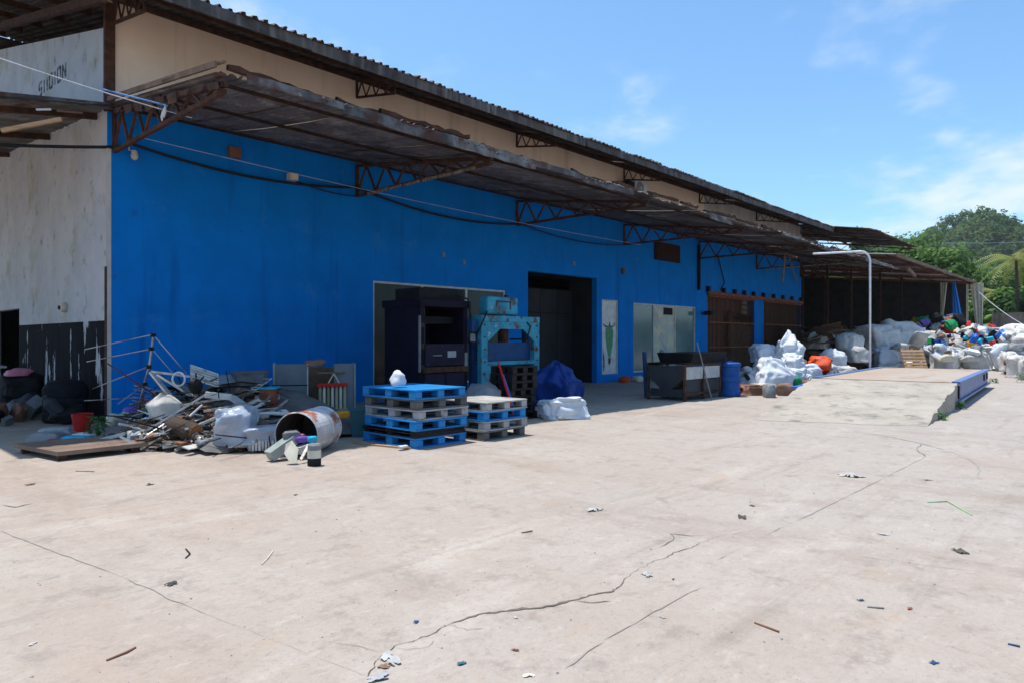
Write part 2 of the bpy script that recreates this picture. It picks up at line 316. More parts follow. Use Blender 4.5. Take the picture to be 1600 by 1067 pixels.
def ribbon(pts, w, mat, name, jit=.03, z=.004, step=.07, parent=ground):
    P = [Vector((a, b, 0)) for a, b in pts]; out = []
    for i in range(len(P)-1):
        n = max(1, int((P[i+1]-P[i]).length/step))
        for k in range(n): out.append(P[i].lerp(P[i+1], k/n))
    out.append(P[-1]); vs = []; fs = []
    for i, p in enumerate(out):
        d = (out[min(i+1, len(out)-1)]-out[max(i-1, 0)]); s = Vector((-d.y, d.x, 0)).normalized()
        c = p+s*(rc.uniform(-1, 1)*jit*.6+jit*2.2*nz(p.x, p.y, 0, 4, 7)); ww = w*rc.uniform(.3, 1.0)*max(.35 if mat is CK else .1, .8+1.5*nz(p.x, p.y, 0, 1.7, 2)+.9*nz(p.x, p.y, 0, 6, 4))*(.15 if i in (0, len(out)-1) else 1)
        vs += [(c+s*ww/2)[:2]+(z,), (c-s*ww/2)[:2]+(z,)]
        if i: fs.append((2*i-2, 2*i-1, 2*i+1, 2*i))
    m = MB(); m.add(vs, fs); return m.build(name, mat, parent)
def g2(*a): return [(x, y) for x, y, z in a]
CK, JT = MATS['crack'], MATS['joint']
ribbon(g2((-2.48, -12.01, 0), (-2.29, -11.87, 0), (-2.18, -11.83, 0), (-1.96, -11.88, 0), (-1.8, -11.83, 0), (-1.6, -11.87, 0), (-1.43, -11.98, 0), (-1.3, -12.05, 0), (-1.05, -12.14, 0), (-0.74, -12.24, 0)), .019, CK, 'crack', .014, step=.03)
ribbon(g2((-0.74, -12.24, 0), (-0.41, -12.14, 0), (-0.07, -12.13, 0), (0.24, -12.14, 0), (0.69, -12.17, 0), (1.39, -12.34, 0)), .007, CK, 'crack', .02, step=.04)
ribbon(g2((0.27, -12.44, 0), (1.43, -12.45, 0), (1.73, -12.47, 0), (3.29, -12.5, 0), (6.3, -12.54, 0)), .015, JT, 'slab_joint', .006)
ribbon(g2((6.3, -12.54, 0), (6.76, -12.32, 0), (7.5, -12.23, 0)), .02, CK, 'crack', .02)
ribbon(g2((-1.39, -12.61, 0), (-1.02, -12.6, 0), (-0.32, -12.61, 0)), .012, JT, 'slab_joint', .006)
ribbon(g2((-1.78, -12.64, 0), (-1.4, -12.62, 0)), .008, JT, 'slab_joint', .008)
ribbon(g2((-3.1, -7.69, 0), (-2.9, -8.96, 0), (-2.78, -9.72, 0), (-2.69, -10.63, 0), (-2.61, -11.13, 0), (-2.53, -11.61, 0), (-2.48, -11.95, 0), (-2.46, -12.07, 0)), .01, JT, 'slab_joint', .006)
ribbon(g2((0.98, -12.89, 0), (1.12, -13.48, 0), (1.33, -14.12, 0), (1.41, -14.45, 0)), .008, JT, 'slab_joint', .006)
ribbon(g2((8.42, -10.98, 0), (8.08, -11.65, 0), (7.54, -12.28, 0), (6.67, -12.93, 0), (5.94, -13.18, 0), (5.13, -13.31, 0)), .03, JT, 'tyre_mark', .01)
ribbon(g2((-1.81, -11.83, 0), (-1.8, -11.98, 0), (-1.71, -12.04, 0)), .008, CK, 'crack', .015, step=.03)
ribbon(g2((-1.05, -12.14, 0), (-1.0, -12.27, 0), (-0.92, -12.33, 0)), .008, CK, 'crack', .015, step=.03)
ribbon(g2((-2.18, -11.83, 0), (-2.15, -11.91, 0), (-2.07, -11.97, 0), (-2.0, -11.94, 0)), .01, CK, 'crack', .015, step=.03)
ribbon(g2((-2.39, -11.52, 0), (-2.32, -11.71, 0), (-2.27, -11.86, 0)), .012, CK, 'crack', .02)
ribbon(g2((-2.9, -6.64, 0), (-2.81, -6.81, 0), (-2.68, -6.72, 0)), .02, CK, 'crack', .03)
ribbon(g2((0.26, -12.02, 0), (0.62, -11.88, 0), (0.78, -12.13, 0)), .012, CK, 'crack', .03)

# ------------------------------------------------------------------ warehouse
BX = 36.6
wh = thing('warehouse', 'long blue and beige warehouse with rusty corrugated canopy over its front', 'building')
def wall_cells(x0, x1, z0, z1, holes, y0, y1):
    m = MB(); xs = sorted({x0, x1, *[h[0] for h in holes], *[h[1] for h in holes]})
    for a, b in zip(xs, xs[1:]):
        cuts = sorted((h[2], h[3]) for h in holes if h[0] <= a and h[1] >= b); z = z0
        for c, d in cuts:
            if c > z+1e-4: m.box(a, y0, z, b, y1, c)
            z = d
        if z < z1: m.box(a, y0, z, b, y1, z1)
    return m
W1 = (6.22, 11.25, .32, 3.12); DR = (12.31, 16.13, 0, 3.82); PO = (16.46, 17.54, .3, 3.07); W2 = (18.6, 23.7, .3, 3.03); G1 = (24.78, 29.92, 0, 3.68); G2 = (31.13, 36.4, 0, 3.68)
wall_cells(0.0, BX, 0, 6.17, [W1, DR, PO, W2, G1, G2], 0, .22).build('front_wall', MATS['blue_wall'], wh)
m = MB(); m.box(0, 0, 6.17, 24.5, .22, 8.24); m.build('upper_wall', MATS['beige_wall'], wh)
m = MB(); m.box(24.5, .004, 6.17, 31.2, .22, 8.22); m.build('upper_wall', MATS['greywhite_wall'], wh)
m = MB(); m.box(31.2, -.02, 6.17, BX, .2, 8.2); m.build('upper_wall', MATS['greywhite_wall'], wh)
m = MB(); m.box(BX-.2, .22, 0, BX, 24, 8.6); m.build('end_wall', MATS['greywhite_wall'], wh)
m = MB(); m.box(0, 24, 0, BX, 24.2, 8.6); m.build('back_wall', MATS['greywhite_wall'], wh)
# side wall with a doorway far along, sloping gable top
m = MB(); m.prism([(.22, 0), (6.91, 0), (6.91, 2.4), (10.2, 2.4), (10.2, 0), (24, 0), (24, 7.68), (12, 10.5), (.22, 7.68)], 'x', -.0, .2); m.build('side_wall', MATS['side_wall'], wh)
m = MB(); m.box(-.006, .02, .0, 0, 6.91, 1.96); m.box(-.006, 10.2, 0, 0, 20, 1.96); m.build('painted_dado', MATS['dado'], wh)
MB().box(-.003, .001, 0, -.0005, .22, 7.7).build('side_return', MATS['side_wall'], wh)
m = MB(); m.box(-.05, -.05, 6.0, .13, .05, 8.1); m.build('corner_post', MATS['rust'], wh)
m = MB(); m.box(-.015, -.012, 0, .07, 0, 5.3); m.build('corner_bead', MATS['greywhite_wall'], wh)
m = MB(); m.box(-.02, -.02, 0, -.008, .09, 3.0); m.build('corner_angle', MATS['rust'], wh)
# unseen slab and partition added to block light, so the inside stays dark
m = MB(); m.box(.2, .22, 4.3, BX-.2, 24, 4.45); m.build('light_block_slab', MATS['dark'], wh)
m = MB(); m.box(.2, 7.0, 0, BX-.2, 7.1, 4.3); m.build('light_block_wall', MATS['door_grey'], wh)
# corrugated sheet: ribs run along local y from 0 (eave) to L
def corr(Wd, L, pitch, amp, nseg=1, sag=0, thick=.006, seed=0, ragged=0):
    r = random.Random(seed); prof = []; x = 0
    while x < Wd-1e-4:
        for f, h in ((0, 0), (.3, 0), (.42, 1), (.62, 1), (.74, 0)):
            if x+f*pitch <= Wd: prof.append((x+f*pitch, h*amp))
        x += pitch
    prof.append((Wd, 0)); n = len(prof); vs = []; fs = []
    for lay in (0, 1):
        for j in range(nseg+1):
            t = j/nseg
            for i, (a, h) in enumerate(prof):
                e = (r.uniform(-1, 1)*ragged if j == 0 and lay == 0 else 0)
                if lay: e = vs[i][1]-0 if j == 0 else 0
                vs.append((a, t*L+(e if j == 0 else 0), h-lay*thick-sag*4*t*(1-t)))
    o = n*(nseg+1)
    for j in range(nseg):
        for i in range(n-1):
            a = j*n+i; fs.append((a, a+1, a+n+1, a+n)); fs.append((o+a+n, o+a+n+1, o+a+1, o+a))
    for i in range(n-1): fs.append((i, o+i, o+i+1, i+1))
    return MB().add(vs, fs)
rr = random.Random(11)
# main roof: eave at y=-1.95 (z 7.86), rises .24 per metre to the ridge at y=12
SL = math.atan(.24)
roof_m = [corr(.9, 14.4, .225, .05, 1, seed=k, ragged=.05).mesh('roof_sheet') for k in range(4)]
x = -2.7; k = 0
while x < BX-.9:
    o = link('roofing_sheet', roof_m[k % 4], wh, (x, -1.95+rr.uniform(-.06, .05), 7.86+rr.uniform(-.012, .012)), (SL+rr.uniform(-.002, .002), 0, rr.uniform(-.003, .003)), MATS['sheet_old']); x += .87; k += 1
m = MB(); m.add([(-2.7, 12, 11.22), (BX, 12, 11.22), (BX, 25, 8.1), (-2.7, 25, 8.1)], [(0, 1, 2, 3)]); m.build('back_roof', MATS['sheet_old'], wh)
m = MB(); m.add([(BX-.05, -.0, 8.2), (BX-.05, 12, 11.1), (BX-.05, 24, 8.2)], [(0, 1, 2)]); m.build('end_gable', MATS['sheet_old'], wh)
x = -2.7
while x < BX-1:
    ln = min(rr.choice((4.2, 5.4, 6.0)), BX-.3-x); m = MB(); m.box(0, -.02, -.2, ln-.02, .02, .03)
    m.build('fascia_board', MATS['fascia'], wh, (x, -1.9+rr.uniform(-.012, .012), 7.82+rr.uniform(-.02, .015)), (R(rr.uniform(-6, 6)), R(rr.uniform(-.25, .25)), 0)); x += ln
for y in (-1.2, -.1): 
    m = MB(); m.box(-2.6, y, 8.3+.24*y-.13, BX-.4, y+.06, 8.3+.24*y-.02); m.build('purlin', MATS['rust'], wh)
for y in (2, 4, 6, 8, 10):
    m = MB(); m.box(-2.6, y, 8.3+.24*y-.16, .3, y+.07, 8.3+.24*y-.02); m.build('purlin', MATS['rust'], wh)
m = MB(); m.bar((-.55, -1.7, 7.42), (-.55, 11.8, 10.75), .1, .16); m.build('verge_beam', MATS['rust'], wh)
TX = [.12, 5.7, 11.75, 17.9, 24.0, 30.2, 36.4]
def truss(p0, p1, q0, q1, n, name, parent, cw=.06, ww=.035, post=True):
    # p = top chord (wall, tip), q = bottom chord (wall, tip)
    p0, p1, q0, q1 = map(Vector, (p0, p1, q0, q1)); t = MB().bar(p0, p1, cw); o = t.build('top_chord', MATS['rust'], parent)
    e = thing_part(name, parent); o.parent = e
    MB().bar(q0, q1, cw).build('bottom_chord', MATS['rust'], e)
    if post: MB().bar(q0-(q1-q0).normalized()*0, p0, cw).build('end_post', MATS['rust'], e)
    for i in range(n):
        a = i/n; b = (i+.5)/n; c = (i+1)/n
        MB().bar(q0.lerp(q1, a), p0.lerp(p1, b), ww).build('web_bar', MATS['rust'], e)
        MB().bar(p0.lerp(p1, b), q0.lerp(q1, c), ww).build('web_bar', MATS['rust'], e)
    return e
def thing_part(name, parent):
    o = bpy.data.objects.new(name, None); COL.objects.link(o); o.parent = parent; o.empty_display_size = .1; return o
for x in TX:
    truss((x, -.02, 8.15), (x, -1.72, 7.75), (x, -.02, 7.74), (x, -1.62, 7.46), 4, 'eave_truss', wh, .05, .028)
# canopy over the whole front: z 6.12 at the wall, 5.42 at y=-4.95
CL = math.atan((6.12-5.42)/4.95); CLN = 4.97/math.cos(CL)
can_m = [corr(.86, CLN+.05, .143, .032, 3, sag=.02*k, seed=20+k, ragged=.07).mesh('canopy_sheet') for k in range(5)]
x = -.05; k = 0
while x < BX+.2:
    dz = .05*math.sin(x*.7)+.03*math.sin(x*1.9+1)
    link('canopy_sheet', can_m[k % 5], wh, (x, -4.98+rr.uniform(-.08, .06), 5.43+dz*.7+rr.uniform(-.012, .012)), (CL-dz*.12+rr.uniform(-.003, .003), rr.uniform(-.006, .006), rr.uniform(-.004, .004)), MATS['sheet']); x += .8; k += 1
for y in (-.6, -2.65, -4.7):
    z = 6.12+(y)*.1414-.06; x = 0.0
    while x < BX: 
        m = MB(); m.box(x, y-.022, z-.055, min(x+6.08, BX), y+.022, z-.008); m.build('canopy_purlin', MATS['rust_dark'], wh); x += 6.1
# bent front flashing in short lengths, and rotten gutter scraps above it
x = .35
while x < 36:
    ln = rr.uniform(1.5, 2.6); hh = rr.uniform(.05, .15)
    dz = .05*math.sin(x*.7)+.03*math.sin(x*1.9+1)
    if rr.random() > .25 or x < 3:
        m = MB(); n = 8; vs = []; fs = []
        for i in range(n+1):
            a = ln*i/n; w_ = rr.uniform(-.025, .025)
            vs += [(a, w_, .05), (a, w_-.03, -hh+rr.uniform(-.03, .03)), (a, w_-.036, -hh), (a, w_-.012, .056)]
            if i: b = 4*i; fs += [(b-4, b-3, b+1, b), (b-2, b-1, b+3, b+2), (b-1, b-4, b, b+3), (b-3, b-2, b+2, b+1)]
        m.add(vs, fs).build('edge_flashing', MATS['flashing'], wh, (x, -5.0, 5.44+dz*.6), (R(rr.uniform(-8, 12)), R(rr.uniform(-.8, .8)), R(rr.uniform(-.5, .5))))
    x += ln+rr.uniform(-.05, .12)
x = 0.1
while x < 36.4:
    ln = rr.uniform(.7, 2.2); dz = .05*math.sin(x*.7)+.03*math.sin(x*1.9+1); m = MB(); pts = []; n = max(3, int(ln/.16))
    vs = []; fs = []
    for i in range(n+1):
        a = ln*i/n; h0 = rr.uniform(.02, .1)
        vs += [(a, -.03, -.02), (a, .05, -.02), (a, .04, h0), (a, -.03, h0*.8)]
        if i: b = 4*i; fs += [(b-4+j, b-4+(j+1) % 4, b+(j+1) % 4, b+j) for j in range(4)]
    m.add(vs, fs).build('gutter_scrap', MATS['rust'], wh, (x, -4.93+rr.uniform(-.05, .05), 5.52+dz*.6), (0, R(rr.uniform(-2.5, 2.5)), R(rr.uniform(-2, 2)))); x += ln+rr.uniform(0, .5)
for i, x in enumerate(TX):
    truss((x, -.03, 6.0), (x, -4.85, 5.33), (x, -.03, 5.24), (x, -4.8, 5.24), 6, 'canopy_truss', wh, .07, .045)
# cracked end of the first bay: hanging battens and torn end sheet
m = MB(); m.bar((-.12, -3.1, 5.78), (-.02, -5.1, 5.55), .05, .03); m.build('batten', MATS['wood_old'], wh)
m = MB(); m.bar((-.1, -.4, 6.12), (-.1, -5.0, 5.52), .04, .09); m.build('batten', MATS['wood_old'], wh)
for i in range(9):
    y = -.5-i*.5; m = MB(); h = rr.uniform(.08, .24); z = 6.0+y*.14
    m.prism([(y, z), (y-.4, z-.05), (y-.45+rr.uniform(0, .2), z-h), (y-.1, z-h*rr.uniform(.4, 1))], 'x', -.03, -.02); m.build('torn_sheet', MATS['rust'], wh)
m = MB(); m.prism([(-2.95, 5.3), (-3.08, 5.38), (-3.1, 5.27), (-3.02, 5.2), (-2.98, 5.24), (-2.93, 5.16), (-2.9, 5.24)], 'x', -.08, -.06); m.build('paper_scrap', MATS['white'], wh)
for a, b in ((5.62, -.6), (30.1, -.6)):
    y = b
    while y > -4.1:
        ln = rr.uniform(.3, .9); m = MB(); m.bar((a, y, 5.19), (a, y-ln, 5.2), .035, .05+.02*rr.random()); m.build('trim_strip', MATS['trim'], wh); y -= ln+rr.uniform(0, .12)
# side lean-to on the left wall
lt_m = [corr(.9, 7.5, .15, .03, 2, sag=.05, seed=60+k, ragged=.05).mesh('leanto_sheet') for k in range(3)]
for k in range(18):
    y = -.4+k*.86
    link('leanto_sheet', lt_m[k % 3], wh, (-.02, y, 6.05+.08*y+rr.uniform(-.01, .01)), (R(-8), R(-4.6), R(90)), MATS['sheet'])
for y in (.6, 4, 8, 12):
    m = MB(); m.bar((0, y, 5.98+.08*y), (-7, y, 4.98+.08*y), .08, .12); m.build('leanto_rafter', MATS['rust'], wh)
m = MB(); m.bar((0, -.32, 6.02), (-4, -.32, 5.46), .03, .12); m.build('leanto_edge', MATS['flashing'], wh)
for p, q, mm in (((-.9, -.6, 5.5), (-1.7, -.2, 5.2), 'wood'), ((-.55, -.5, 5.72), (-.95, -.5, 5.66), 'wood_old'), ((-1.05, -.55, 5.65), (-1.25, -.45, 5.62), 'white')):
    m = MB(); m.bar(p, q, .07 if mm == 'wood' else .03); m.build('broken_batten', MATS[mm], wh)
# painted lettering on the gable (worn, only partly readable)
def strokes(ch):
    S = {'S': [((.9, 1), (0, 1)), ((0, 1), (0, .5)), ((0, .5), (.9, .5)), ((.9, .5), (.9, 0)), ((.9, 0), (0, 0))], 'I': [((.4, 0), (.4, 1))], 'O': [((0, 0), (0, 1)), ((0, 1), (.9, 1)), ((.9, 1), (.9, 0)), ((.9, 0), (0, 0))], 'N': [((0, 0), (0, 1)), ((0, 1), (.9, 0)), ((.9, 0), (.9, 1))], 'C': [((.9, 1), (0, 1)), ((0, 1), (0, 0)), ((0, 0), (.9, 0))]}
    return S[ch]
yy = 4.95
for ch in 'SIIOION':
    wch = .16 if ch == 'I' else .3; m = MB()
    base = 6.92+.0*(4.95-yy); sl = -.04*(4.95-yy)
    for (a, b), (c, d) in strokes(ch):
        m.bar((-.004, yy-a*wch*.9, 7.47+sl+b*.3), (-.004, yy-c*wch*.9, 7.47+sl+d*.3), .07, .006, (1, 0, 0))
    m.build('letter', MATS['print_black'], wh); yy -= wch+.1
# wall fittings
def grille(x0, x1, name):
    e = thing_part(name, wh)
    for z in (.12, 1.2, 2.35, 3.55): MB().box(x0, -.09, z, x1, -.05, z+.06).build('rail', MATS['rail_rust'], e)
    x = x0+.03
    while x < x1: MB().box(x, -.048, .05, x+.03, -.02, 3.62).build('bar', MATS['rust'], e); x += .135
    return e
grille(24.8, 29.9, 'sliding_grille'); grille(31.15, 36.5, 'sliding_grille')
m = MB(); m.box(24.7, -.13, 3.64, 36.6, -.06, 3.8); m.build('door_track', MATS['rail_rust'], wh)
for x in (24.75, 26.3, 27.5, 28.6, 29.7, 30.95, 32.3, 33.6, 34.9, 36.3): MB().box(x-.09, -.16, 3.78, x+.09, -.03, 4.02).build('track_bracket', MATS['black'], wh)
m = MB(); m.box(27.2, .06, 0, 29.8, .1, 2.7); m.prism([(27.2, 2.7), (29.8, 2.7), (29.8, 2.2), (27.2, 3.0)], 'y', .06, .1); m.build('inner_board', MATS['wood_old'], wh)
m = MB(); m.box(33.4, .06, 0, 36.3, .1, 2.3); m.build('inner_board', MATS['wood_old'], wh); 
m = MB(); m.box(31.2, .3, 0, 36.4, .34, 3.7); m.box(24.8, .3, 0, 29.9, .34, 3.7); m.build('inner_screen', MATS['brown'], wh)
m = MB()
for i in range(3): m.box(28.55+.02*i, .02, 2.85+i*.25, 29.2, .05, 3.02+i*.25)
m.build('paper_notice', MATS['ltgrey'], wh)
def window(name, x0, x1, z0, z1, mull, fm, pm, depth=.08):
    e = thing_part(name, wh); f = .055
    for b in ((x0, z0, x1, z0+f), (x0, z1-f, x1, z1), (x0, z0+f, x0+f, z1-f), (x1-f, z0+f, x1, z1-f)): MB().box(b[0], depth-.05, b[1], b[2], depth+.05, b[3]).build('frame', MATS[fm], e)
    xs = [x0+f]+mull+[x1-f]
    for mm in mull: MB().box(mm-.035, depth-.045, z0+f, mm+.035, depth+.045, z1-f).build('mullion', MATS[fm], e)
    for i in range(len(xs)-1):
        MB().box(xs[i], depth-.004, z0+f, xs[i+1], depth+.004, z1-f).build('pane', MATS[pm[i % len(pm)]], e)
    return e
window('shop_window', *W1, [7.9, 9.59], 'frame_white', ['glass_dark', 'glass_dark', 'glass_dim'])
window('shop_window', *W2, [20.18, 21.91], 'frame_white', ['glass', 'film', 'glass'])
e = window('poster_window', *PO, [], 'frame_white', ['white'])
m = MB(); m.prism([(16.8, 2.0), (17.2, 2.05), (17.3, 1.9), (17.25, 1.4), (17.12, 1.0), (16.98, .95), (16.86, 1.3), (16.78, 1.7)], 'y', .066, .07); m.build('green_print', MATS['print_green'], e)
for pl in ([(16.62, 2.2), (16.8, 2.1), (17.25, 2.1), (17.42, 2.25), (17.4, 2.12), (17.2, 2.02), (16.85, 2.02), (16.64, 2.1)], [(16.98, 2.1), (17.06, 2.25), (17.12, 2.1)], [(16.98, 1.0), (17.1, .98), (17.14, .8), (17.05, .62), (16.96, .72)], [(16.62, 1.25), (16.68, 1.0), (16.74, .8), (16.7, .5), (16.62, .38)]):
    m = MB(); m.prism(pl, 'y', .063, .068); m.build('black_print', MATS['print_black'], e)
m = MB(); m.box(21.0, .06, 2.62, 21.75, .075, 2.92); m.build('torn_gap', MATS['dark'], wh)
for pl in ([(20.4, 1.4), (20.9, 1.9), (21.4, 1.0), (21.7, .4), (21.5, .4), (21.1, 1.2), (20.8, 1.6)], [(20.3, 2.9), (20.6, 2.5), (20.45, 2.0), (20.25, 2.3)]):
    m = MB(); m.prism(pl, 'y', .064, .072); m.build('loose_film', MATS['sack_grey'], wh)
# door recess with a sliding leaf set back
e = thing_part('sliding_door', wh)
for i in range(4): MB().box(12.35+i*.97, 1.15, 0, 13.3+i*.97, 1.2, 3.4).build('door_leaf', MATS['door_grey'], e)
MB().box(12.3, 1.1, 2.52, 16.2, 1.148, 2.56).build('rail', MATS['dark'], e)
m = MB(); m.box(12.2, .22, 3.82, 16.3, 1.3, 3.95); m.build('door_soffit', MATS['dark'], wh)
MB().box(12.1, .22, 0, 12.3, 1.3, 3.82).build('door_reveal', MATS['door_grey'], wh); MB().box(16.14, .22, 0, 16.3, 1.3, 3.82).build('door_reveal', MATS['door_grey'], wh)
m = MB(); m.box(20.13, -.1, 4.86, 22.1, 0, 5.6); m.build('vent_panel', MATS['rust_dark'], wh)
for i in range(6): MB().box(20.2, -.14, 4.93+i*.11, 22.05, -.1, 4.98+i*.11).build('vent_slat', MATS['rust_dark'], wh)
m = MB(); m.tube([(23.86, -.08, 5.8), (23.86, -.08, 3.8)], .07, 8); m.build('drain_pipe', MATS['black'], wh)
m = MB(); m.box(2.36, -.12, 5.58, 2.62, 0, 5.8); m.build('junction_box', MATS['brown'], wh)
m = MB(); m.box(3.76, -.2, 5.3, 3.96, -.02, 5.46); m.build('flood_lamp', MATS['cream'], wh)
m = MB(); m.lathe([(.02, .12), (.05, .1), (.07, .0), (.05, -.06), (.01, -.08)], 12, (.45, -.12, 5.2)); m.tube([(.36, -.05, 5.55), (.36, -.1, 5.3), (.45, -.12, 5.3)], .012, 6); m.build('wall_bulb', MATS['cream'], wh)
m = MB(); m.box(17.72, -.1, 4.1, 17.86, 0, 4.32); m.build('siren_box', MATS['wood_old'], wh)
m = MB(); m.box(24.2, -.5, 2.68, 24.4, -.12, 2.86); m.box(24.27, -.12, 2.72, 24.33, 0, 2.8); m.build('wall_camera', MATS['black'], wh)
for x, z in ((8.6, 3.95), (9.4, 3.8), (14.7, 4.2)): MB().box(x, -.03, z, x+.09, 0, z+.13).build('wall_hook', MATS['grey'], wh)
m = MB(); m.lathe([(.11, 0), (.11, .05), (.09, .09), (.02, .1)], 14); o = m.build('wall_vent', MATS['cream'], wh, (-.005, 2.72, 2.29), (0, R(-90), 0))
m = MB(); m.lathe([(.045, .1), (.045, .13)], 10); m.build('vent_hole', MATS['black'], wh, (-.005, 2.78, 2.29), (0, R(-90), 0))
def sagline(p, q, sag, n=14):
    p, q = Vector(p), Vector(q); return [p.lerp(q, i/n)-Vector((0, 0, sag*4*(i/n)*(1-i/n))) for i in range(n+1)]
def cable(name, pts, r, mat, label, cat='cable', group=None):
    m = MB(); m.tube(pts, r, 6); return tag(m.build(name, MATS[mat]), label, cat, group)
cable('cable', sagline((.4, -.15, 5.42), (5.6, -.15, 5.42), .22)+sagline((5.75, -.15, 5.4), (11.7, -.15, 5.25), .25)[1:], .028, 'cable', 'thick black cable sagging along the blue wall under the canopy')
cable('cable', sagline((-6, 2, 5.0), (.3, -.1, 5.35), .15), .03, 'cable', 'black twisted cable crossing the white side wall to the corner')
cable('cable', sagline((3.95, -.12, 5.3), (5.6, -.12, 5.2), .06, 8), .014, 'cable', 'thin black cord hanging right of the wall flood lamp')
cable('cable', sagline((11.8, -.2, 5.25), (17.8, -.2, 5.2), .2, 10), .018, 'cable', 'black cable between the third and fourth canopy trusses')
cable('cable', [(25.6, -.1, 5.6), (26.0, -.12, 4.8), (26.3, -.12, 4.3), (25.9, -.12, 3.9)], .03, 'cable', 'black wire hanging above the left sliding grille')
cable('rope', sagline((-2.481, -2.768, 5.624), (0.407, -2.947, 5.318), .03, 10), .009, 'rope', 'pale thin rope strung across the gable to the canopy end', 'rope')
cable('rope', sagline((-0.781, -2.398, 5.621), (0.011, -2.96, 5.421), .0, 4), .014, 'rope_blue', 'short blue rope on the first canopy truss', 'rope')
cable('string', sagline((.3, -1.0, 5.35), (17.5, -1.0, 5.1), .12, 20), .006, 'rope', 'long thin pale string running under the canopy trusses', 'string')
# air conditioner outdoor unit on the canopy roof against the beige wall
ac = thing('air_conditioner_unit', 'small white air conditioner outdoor unit above the canopy', 'air conditioner', (17.95, -.5, 7.08))
MB().box(0, 0, .0, .85, .32, .62).build('casing', MATS['white'], ac, bev=.02)
m = MB(); m.lathe([(.24, 0), (.25, .02), (.24, .03)], 20); m.build('fan_guard', MATS['grey'], ac, (.3, -.005, .31), (R(90), 0, 0))
m = MB(); m.lathe([(.07, 0), (.06, .04)], 12); m.build('fan_hub', MATS['white'], ac, (.3, -.03, .31), (R(90), 0, 0))
MB().box(-.5, .02, .02, -.03, .3, .5).build('side_box', MATS['black'], ac)
MB().bar((.1, .15, -.4), (.1, .15, 0), .04).build('stand_leg', MATS['rust'], ac); MB().bar((.75, .15, -.4), (.75, .15, 0), .04).build('stand_leg', MATS['rust'], ac)

# ------------------------------------------------------------------ open shed behind, upper roof extension
ur = thing('roof_extension', 'dark upper lean-to roof past the end of the warehouse', 'roof', (BX, 0, 0))
ue = [corr(.9, 7.9, .18, .04, 1, seed=80+k, ragged=.1).mesh('upper_sheet') for k in range(3)]
for k in range(12): link('roofing_sheet', ue[k % 3], ur, (-.3+k*.87, -3.85+rr.uniform(-.06, .06), 7.62+rr.uniform(-.02, .02)), (math.atan(.17), 0, rr.uniform(-.004, .004)), MATS['sheet_old'])
for x in (.2, 5.2, 10.2): truss((x, 3.6, 8.7), (x, -3.6, 7.55), (x, 3.6, 8.2), (x, -3.4, 7.3), 8, 'roof_truss', ur, .06, .035)
for y in (-3.5, -1.5, .5, 2.5): MB().box(-.2, y, 7.6+(y+3.85)*.17-.08, 10.2, y+.05, 7.6+(y+3.85)*.17-.012).build('purlin', MATS['rust'], ur)
for x in (.2, 10.2): MB().box(x-.06, 3.5, 0, x+.06, 3.62, 8.3).build('column', MATS['rust'], ur)
sh = thing('open_shed', 'wide open shed with grey corrugated roof and rusty rafters', 'shed', (36.8, 0, 0))
SHS = .1
ss = [corr(.95, 18.2, .19, .04, 1, seed=90+k, ragged=.08).mesh('shed_sheet') for k in range(3)]
for k in range(26): link('roofing_sheet', ss[k % 3], sh, (-.6+k*.92, -5.05+rr.uniform(-.05, .05), 6.12+rr.uniform(-.015, .015)), (math.atan(SHS), 0, rr.uniform(-.003, .003)), MATS['sheet_shed'])
for x in (.6, 5.0, 11.5, 17.3, 23.2):
    MB().bar((x, -4.85, 6.0), (x, 12.8, 6.0+SHS*17.7), .09, .16).build('rafter', MATS['rail_rust'], sh)
    for y in (-1.2, 4.5):
        if x < 20: MB().box(x-.06, y-.06, 0, x+.06, y+.06, 6.0+SHS*(y+4.85)-.08).build('column', MATS['rust'], sh)
for y in (-4.6, -2.4, -.2, 2, 4.2, 6.4, 8.6): MB().box(-.5, y, 6.1+SHS*(y+5.05)-.09, 23.4, y+.05, 6.1+SHS*(y+5.05)-.02).build('purlin', MATS['rust'], sh)
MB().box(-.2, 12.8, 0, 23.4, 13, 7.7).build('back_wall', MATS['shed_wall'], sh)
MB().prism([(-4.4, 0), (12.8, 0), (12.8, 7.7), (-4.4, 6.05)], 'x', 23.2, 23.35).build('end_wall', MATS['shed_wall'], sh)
MB().box(23.16, -4.55, 0, 23.32, -4.42, 6.05).build('column', MATS['cream'], sh)
MB().box(-.6, -5.12, 5.98, 23.5, -5.08, 6.14).build('eave_board', MATS['wood_old'], sh)
m = MB(); m.bar((9.5, -2.5, 6.4), (11.6, -4.9, 6.0), .35, .03); m.build('broken_sheet', MATS['rail_rust'], sh)
m = MB(); m.bar((2.6, -4.9, 5.6), (4.3, -4.9, 5.3), .12, .2); m.build('broken_beam', MATS['wood_old'], sh)
MB().bar((25.799, -3.179, 5.339), (25.723, -3.097, 4.13), .09, .05).build('hanging_batten', MATS['wood_old'], wh); MB().bar((25.799, -3.179, 5.339), (25.633, -3.737, 5.139), .12, .05).build('hanging_batten', MATS['wood'], wh); MB().bar((26.399, -3.092, 5.316), (26.651, -3.365, 4.144), .08, .03).build('hanging_batten', MATS['wood_old'], wh)
